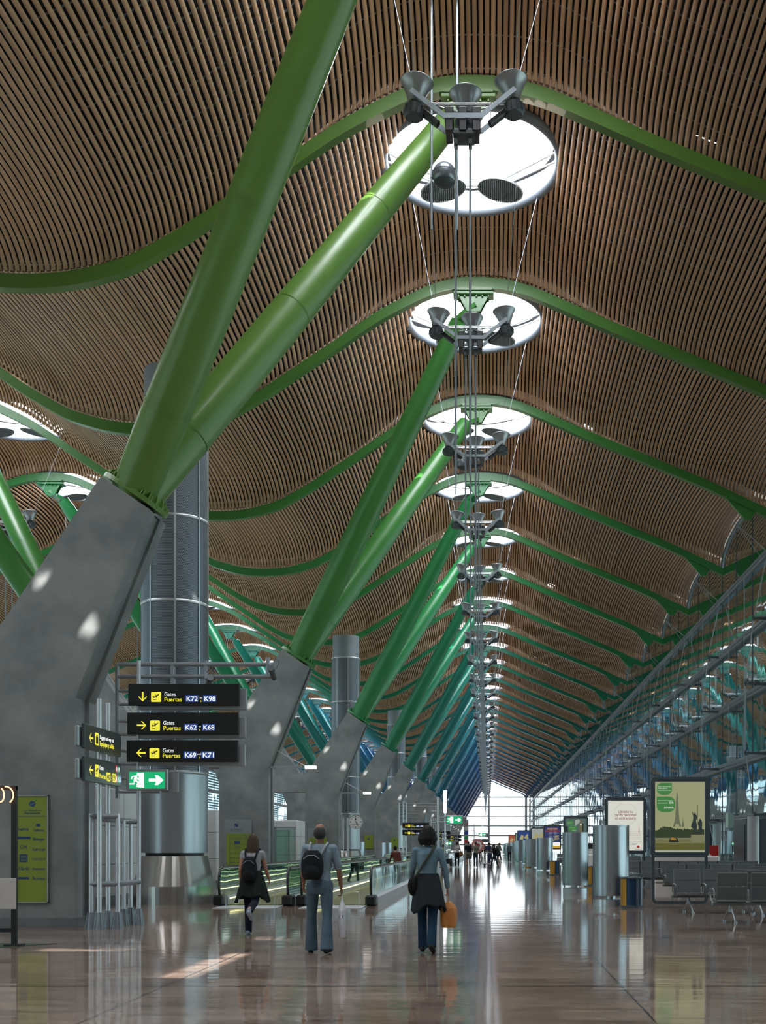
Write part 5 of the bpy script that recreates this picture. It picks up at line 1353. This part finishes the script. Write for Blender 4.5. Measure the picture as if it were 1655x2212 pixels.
        for a in np.linspace(math.radians(175), math.radians(365), 14):
            q = .02*math.sin(a*9); hr.path([hc+Vector((.07*math.cos(a)*f, .07*math.sin(a)*f-.02*f, .03*f)), hc+Vector((.082*math.cos(a)*f, .075*math.sin(a)*f-.035*f, -.08*f)), hc+Vector((.085*math.cos(a)*f, .06*math.sin(a)*f-.06*f, (-.2+q)*f)), hc+Vector((.06*math.cos(a)*f, .04*math.sin(a)*f-.075*f, (-.27+q)*f))], [.03*f,.03*f,.024*f,.008*f], 8)
    bake(hr, 'hair', cloth(sp.get('hairc', (.03,.02,.015)), .6), r, vx, 1)
    return r, J
def strap(mb, pts, w=.02, t=.006):
    mb.path([Vector(p) for p in pts], w, 8)
def waist_wrap(r, J, c, z0, z1, rx0, rx1, name, seed, lean=0, dy=0):
    """a garment tied at the waist, hanging in folds"""
    rnd = random.Random(seed); ph = [rnd.uniform(0, 6.28) for _ in range(4)]; f = J['f']; P = J['P']
    def wave(a, t): return t*(.07*math.sin(5*a+ph[0])+.06*math.sin(9*a+ph[1])+.03*math.sin(14*a+ph[2]))
    m = MB(); rings = []; N = 14
    for j in range(N):
        t = j/(N-1); c_ = P(0, -.01-dy*t, z0+(z1-z0)*t); rings.append((c_.x, c_.y, c_.z, (rx0+(rx1-rx0)*t**.8)*f, (rx0*.75+(rx1*.72-rx0*.75)*t**.8)*f))
    vs = []; fs = []; n = 72
    for j, (cx, cy, z, rx, ry) in enumerate(rings):
        t = j/(N-1)
        for k in range(n):
            a = 2*math.pi*k/n; w = 1+wave(a, t); drop = t*(.05*math.sin(2*a+ph[3])+.03*math.sin(5*a+ph[1]))*f
            vs.append((cx+rx*w*math.cos(a), cy+ry*w*math.sin(a), z+drop))
    fs = [(j*n+k, j*n+(k+1)%n, (j+1)*n+(k+1)%n, (j+1)*n+k) for j in range(N-1) for k in range(n)]
    m.add(vs, fs, True); inner = [(x*.96, y*.96, z) for x, y, z in vs]; m.add(inner, [q[::-1] for q in fs], True)
    b0 = len(m.v)-2*len(vs)
    m.f += [((N-1)*n+k+b0, (N-1)*n+(k+1)%n+b0, (N-1)*n+(k+1)%n+len(vs)+b0, (N-1)*n+k+len(vs)+b0) for k in range(n)]; m.sm += [True]*n
    m.path([P(-.02,.12,z0), P(0,.15,z0-.03), P(.03,.16,z0-.12), P(.05,.17,z0-.3)], [.03*f,.035*f,.03*f,.025*f], 8); m.path([P(.02,.12,z0), P(-.04,.16,z0-.1), P(-.07,.17,z0-.28)], [.03*f,.03*f,.025*f], 8)
    return m.build(name, cloth(c), r)
def backpack(label, pr, J, loc, rz, c, dx=0, w=.15, z0=.98, z1=1.36, d=.17, cs=(.25,.27,.29)):
    f = J['f']; P = J['P']; r = empty('backpack', label, 'backpack', loc, rz)
    b = MB(); rings = []
    for t in np.linspace(0, 1, 9):
        k = math.sin(math.pi*min(1, max(0, t*.86+.10)))**.35; c_ = P(dx, -.115-d*.5*1.0, z0+(z1-z0)*t); rings.append((c_.x, c_.y, c_.z, w*f*k, d*.55*f*k))
    loft(b, rings, 28); p = P(dx, -.115-d*.95, z0+.10); b.sphere(p, .10*f, 16, 12, (1.0,.35,.95))
    bake(b, 'pack_body', cloth(c, .7), r, .01, 3)
    s = MB()
    for sg in (-1, 1):
        s.path([P(dx*.5+sg*.07,-.17,z1-.06), P(dx*.3+sg*.10,-.135,1.42), P(sg*.115,-.05,1.50), P(sg*.12,.07,1.46), P(sg*.135,.13,1.34), P(sg*.15,.11,1.18), P(dx+sg*w*.9,-.10,z0+.10)], .017*f, 8)
    s.build('shoulder_strap', cloth(cs, .8), r)
    z = MB(); z.path([P(dx-w*.7,-.115-d*.98,z1-.12), P(dx-w*.3,-.12-d*1.05,z1-.07), P(dx+w*.3,-.12-d*1.05,z1-.07), P(dx+w*.7,-.115-d*.98,z1-.12)], .006, 6); z.build('zip_line', M_grey, r)
    return r
def carrier(label, loc, size, c, kind='carrier_bag'):
    """soft bag hanging from the origin (the hand)"""
    r = empty(kind, label, 'bag', loc); w, d, h = size; b = MB(); rings = []
    for t in np.linspace(0, 1, 9):
        k = .75+.30*math.sin(math.pi*(t*.8+.1)); k = k*(1 if t < .8 else 1-.55*(t-.8)/.2); rings.append((0, 0, -h-.10+h*t, w*k, d*k))
    loft(b, rings, 32, lambda a, t: .04*math.sin(5*a+2*t)+.03*math.sin(9*a+5*t)); bake(b, 'bag_body', c, r, .009, 2)
    s = MB()
    for sg in (-1, 1): s.path([(0,sg*d*.3,-.13),(0,sg*.012,-.05),(0,0,.0),(0,sg*.01,-.02)], [.02,.009,.008,.008], 6)
    s.build('bag_handle', c, r); return r

# the man with the black backpack and white bag
LM = (-2.33, 15.66, 0)
sp = dict(h=1.77, hip=(7,-9), knee=(3,8), foot=(0,-6), spread=.05, lean=3, arms=((10,10,25),(0,15,8)), curl=(.5,1.1), sleeve='short', top=(.19,.26,.31), bottom=(.065,.105,.14), flare=.035, hair='bald', hairc=(.04,.04,.042), skin='b', shoe=(.012,.012,.012), hem=.90)
pr, J = person('man in pale blue shirt and jeans walking away with a backpack, middle of three', LM, 0, sp)
backpack('black backpack with grey straps worn by the man in the pale blue shirt', pr, J, LM, 0, (.006,.008,.010), dx=-.07, w=.155, z0=1.00, z1=1.40, d=.18)
q = J['w1']+J['d1']*.10; white_plastic = mat('white_plastic_bag', (.62,.62,.66), .4)
bg_ = carrier('white plastic carrier bag in the right hand of the man with the backpack', (LM[0]+q.x, LM[1]+q.y, q.z), (.055,.13,.50), white_plastic)
flat([rrect(-.02,.03,-.33,-.28,.01)], cloth((.03,.05,.16)), bg_, -.125, 'printed_mark')
# the woman in the blue shirt with a dark garment round her waist
LW = (-.84, 15.66, 0)
sp = dict(h=1.70, hip=(4,-6), knee=(2,22), foot=(0,-30), spread=-.035, lean=2, arms=((6,10,62),(-2,17,10)), twist=(0,0), curl=(.6,1.1), sleeve='long', top=(.13,.215,.27), bottom=(.010,.032,.065), flare=.01, hair='bob', hairc=(.006,.006,.006), fem=True, shoe=(.01,.01,.01), hem=.98, sh=.17)
pr, J = person('woman in pale blue top walking away, dark garment tied round her waist, rightmost', LW, 0, sp)
waist_wrap(pr, J, (.02,.026,.030), 1.10, .60, .155, .245, 'tied_cardigan', 3)
f = J['f']; P = J['P']
r = empty('shoulder_bag', 'dark shoulder bag with olive strap across the blue-topped woman', 'bag', LW)
b = MB(); c_ = P(-.20,-.06,.92); b.sphere(c_, .12, 20, 14, (.62,.75,1.15)); bake(b, 'bag_body', cloth((.008,.008,.008)), r, .009, 1)
s = MB(); s.path([P(-.19,-.08,1.02), P(-.12,-.135,1.12), P(-.02,-.15,1.28), P(.07,-.135,1.42), P(.115,-.03,1.505), P(.10,.07,1.46), P(.0,.135,1.3), P(-.12,.13,1.12), P(-.2,.0,1.02)], .017, 8); s.build('bag_strap', cloth((.05,.06,.045)), r)
q = J['w1']+J['d1']*.10; carrier('orange carrier bag in the right hand of the woman in the pale blue top', (LW[0]+q.x, LW[1]+q.y, q.z), (.115,.06,.36), noisy(mat('orange_bag', rough=.45), (.45,.14,.03), (.55,.27,.06), nscale=4), 'shopping_bag')
# the young woman on the left
LL_ = (-3.94, 18.95, 0)
sp = dict(h=1.66, hip=(2,-30), knee=(2,48), foot=(0,-50), spread=-.03, lean=4, arms=((-10,9,30),(12,10,35)), curl=(.6,.6), sleeve='cap', top=(.30,.31,.33), bottom=(.006,.009,.02), flare=.005, hair='long', hairc=(.055,.036,.022), fem=True, shoe=(.25,.30,.38), hem=.98, sh=.165)
pr, J = person('young woman with long brown hair walking away, dark jacket at waist, leftmost', LL_, 0, sp)
waist_wrap(pr, J, (.008,.014,.012), 1.12, .62, .155, .29, 'tied_jacket', 8)
backpack('black backpack worn by the young woman with long brown hair', pr, J, LL_, 0, (.004,.005,.007), dx=-.02, w=.14, z0=.93, z1=1.36, d=.15, cs=(.008,.008,.010))

# people further down the hall
mid_people = [
 ('man in white shirt and black trousers with tan shoulder bag, far down the hall', (-2.20,80,0), 0, dict(h=1.72, top=(.42,.42,.40), bottom=(.006,.007,.012), sleeve='short', hip=(4,-4), knee=(2,6)), None),
 ('man in black polo shirt and khaki shorts standing down the hall', (-1.42,81,0), .1, dict(h=1.75, top=(.006,.008,.012), bottom=(.12,.11,.09), shorts=True, sleeve='short', hip=(3,-3), knee=(2,4)), None),
 ('man in olive shirt and dark jeans standing beside the khaki shorts man', (-.88,79,0), -.2, dict(h=1.72, top=(.17,.17,.13), bottom=(.01,.025,.04), sleeve='short', hip=(5,-5), knee=(2,8), hairc=(.06,.04,.03)), None),
 ('backpacker in black top and grey-blue trousers leaning sideways with legs apart', (.42,78.5,0), 1.4, dict(h=1.66, top=(.006,.007,.009), bottom=(.03,.05,.06), sleeve='long', hip=(20,-16), knee=(4,4), foot=(0,0), hair='long', fem=True, arms=((30,10,70),(30,10,70))), (.008,.01,.012)),
 ('dark blurred walker in grey-blue clothes beside the distant drums', (1.95,104,0), 3.1, dict(h=1.74, top=(.10,.13,.16), bottom=(.008,.01,.014), hip=(14,-12), knee=(4,10)), None),
 ('passenger in lime yellow top on the distant walkway', (-3.30,83,0), 0, dict(h=1.60, top=(.28,.30,.10), bottom=(.02,.02,.02), sleeve='short'), None),
 ('dark haired passenger bending over the walkway handrail', (-3.72,46,0), .5, dict(h=1.50, top=(.10,.03,.025), bottom=(.01,.012,.015), lean=14, hairc=(.006,.006,.006)), None),
]
protos = []
for lb, loc, rz, sp, bp_ in mid_people:
    pr, J = person(lb, loc, rz, sp, fine=False); protos.append(pr)
    if bp_: backpack('large dark backpack on the sideways leaning backpacker', pr, J, loc, rz, bp_, w=.2, z0=.85, z1=1.45, d=.26, cs=(.01,.01,.01))
r = empty('shoulder_bag', 'tan shoulder bag of the man in the white shirt down the hall', 'bag', (-1.93,79.9,.92)); b = MB(); b.sphere((0,0,0), .16, 14, 10, (.8,.5,1.1)); b.build('bag_body', cloth((.22,.12,.06)), r)
s = MB(); s.path([(0,0,.15),(-.1,0,.45)], .015, 6); s.build('bag_strap', cloth((.1,.05,.03)), r)
def trolley(loc, lb):
    r = empty('luggage_trolley', lb, 'trolley', loc, .3)
    f_ = MB(); f_.path([(-.3,-.4,.18),(-.3,.4,.18),(.3,.4,.18),(.3,-.4,.18),(-.3,-.4,.18)], .02, 6); f_.path([(-.3,-.4,.18),(-.3,-.5,1.0),(.3,-.5,1.0),(.3,-.4,.18)], .02, 6); f_.build('trolley_frame', M_steel, r)
    for x, y in ((-.28,-.35),(.28,-.35),(0,.35)): w = MB(); w.lathe([(0,-.03),(.09,-.03),(.09,.03),(0,.03)], (0,0,0), 14, False, Matrix.Translation((x,y,.09)) @ Matrix.Rotation(math.pi/2, 4, 'Y')); w.build('wheel', M_black, r)
trolley((-.15,84,0), 'empty luggage trolley between the standing men and the backpacker')
r = empty('suitcase', 'dark suitcase standing on the floor by the white shirted man', 'suitcase', (-2.75,80.5,0)); b = MB(); b.bbox(-.2,.2,-.12,.12,.04,.6,.03); b.build('case', M_black, r)
b = MB(); b.path([(-.1,0,.6),(-.1,0,.85),(.1,0,.85),(.1,0,.6)], .012, 6); b.build('pull_handle', M_steel, r)
rnd = random.Random(11)
cols = [(.01,.012,.015),(.05,.06,.08),(.12,.12,.12),(.02,.03,.07),(.20,.19,.17),(.10,.02,.02),(.03,.05,.05)]
for i in range(26):
    o = copy_tree(protos[(0,2,4,1,3)[i % 5]]); d = 100+i*5.2+rnd.uniform(0,3)
    o.location = (rnd.uniform(-2.2, 2.2)*(1-.2*i/26)-.2, d, 0); o.rotation_euler = (0,0,rnd.uniform(0,6.28))
    for ch in KIDS[o.name]:
        if ch.name.startswith('shirt'): recolour(ch, cloth(cols[rnd.randrange(7)]))
        if ch.name.startswith('trousers'): recolour(ch, cloth(cols[rnd.randrange(4)]))
    tag(o, 'tiny dark figure in the crowd towards the bright end window', 'person', 'distant crowd at the end of the hall')

# suspended small signs and a round sign far down the hall
for i, (x, y, z) in enumerate(((-2.0,200,EYE+1.0),(-.55,205,EYE+1.0),(5.4,215,EYE+1.1),(6.8,218,EYE+1.1),(-1.95,202,EYE-.1),(5.5,214,EYE+.1))):
    r = empty('hanging_sign', 'tiny dark information sign against the bright end window', 'sign', (x, y, z), 0, 'tiny signs before the end window')
    b = MB(); b.bbox(-.7,.7,-.06,.06,-.3,.3,.05); b.build('sign_panel', M_dgrey, r)
    b = MB(); b.path([(0,0,-z),(0,0,-.3)], .05, 6); b.build('post', M_hous, r)
r = empty('round_sign', 'round red and white sign above the people down the hall', 'sign', (-.9,96,EYE+.05)); M = Matrix.Rotation(math.pi/2, 4, 'X')
for rad, m, y, nm in ((.55, mat('sign_pink', (.55,.2,.18), .5), 0, 'outer_ring'), (.36, M_white, -.03, 'white_ring'), (.2, mat('sign_darkred', (.35,.04,.04), .5), -.06, 'centre_dot')):
    b = MB(); b.lathe([(0,-.02),(rad,-.02),(rad,.02),(0,.02)], (0,y,0), 28, False, M); b.build(nm, m, r)
b = MB(); b.path([(0,.05,-.5),(0,.05,-EYE-.05)], .04, 6); b.build('post', M_hous, r)
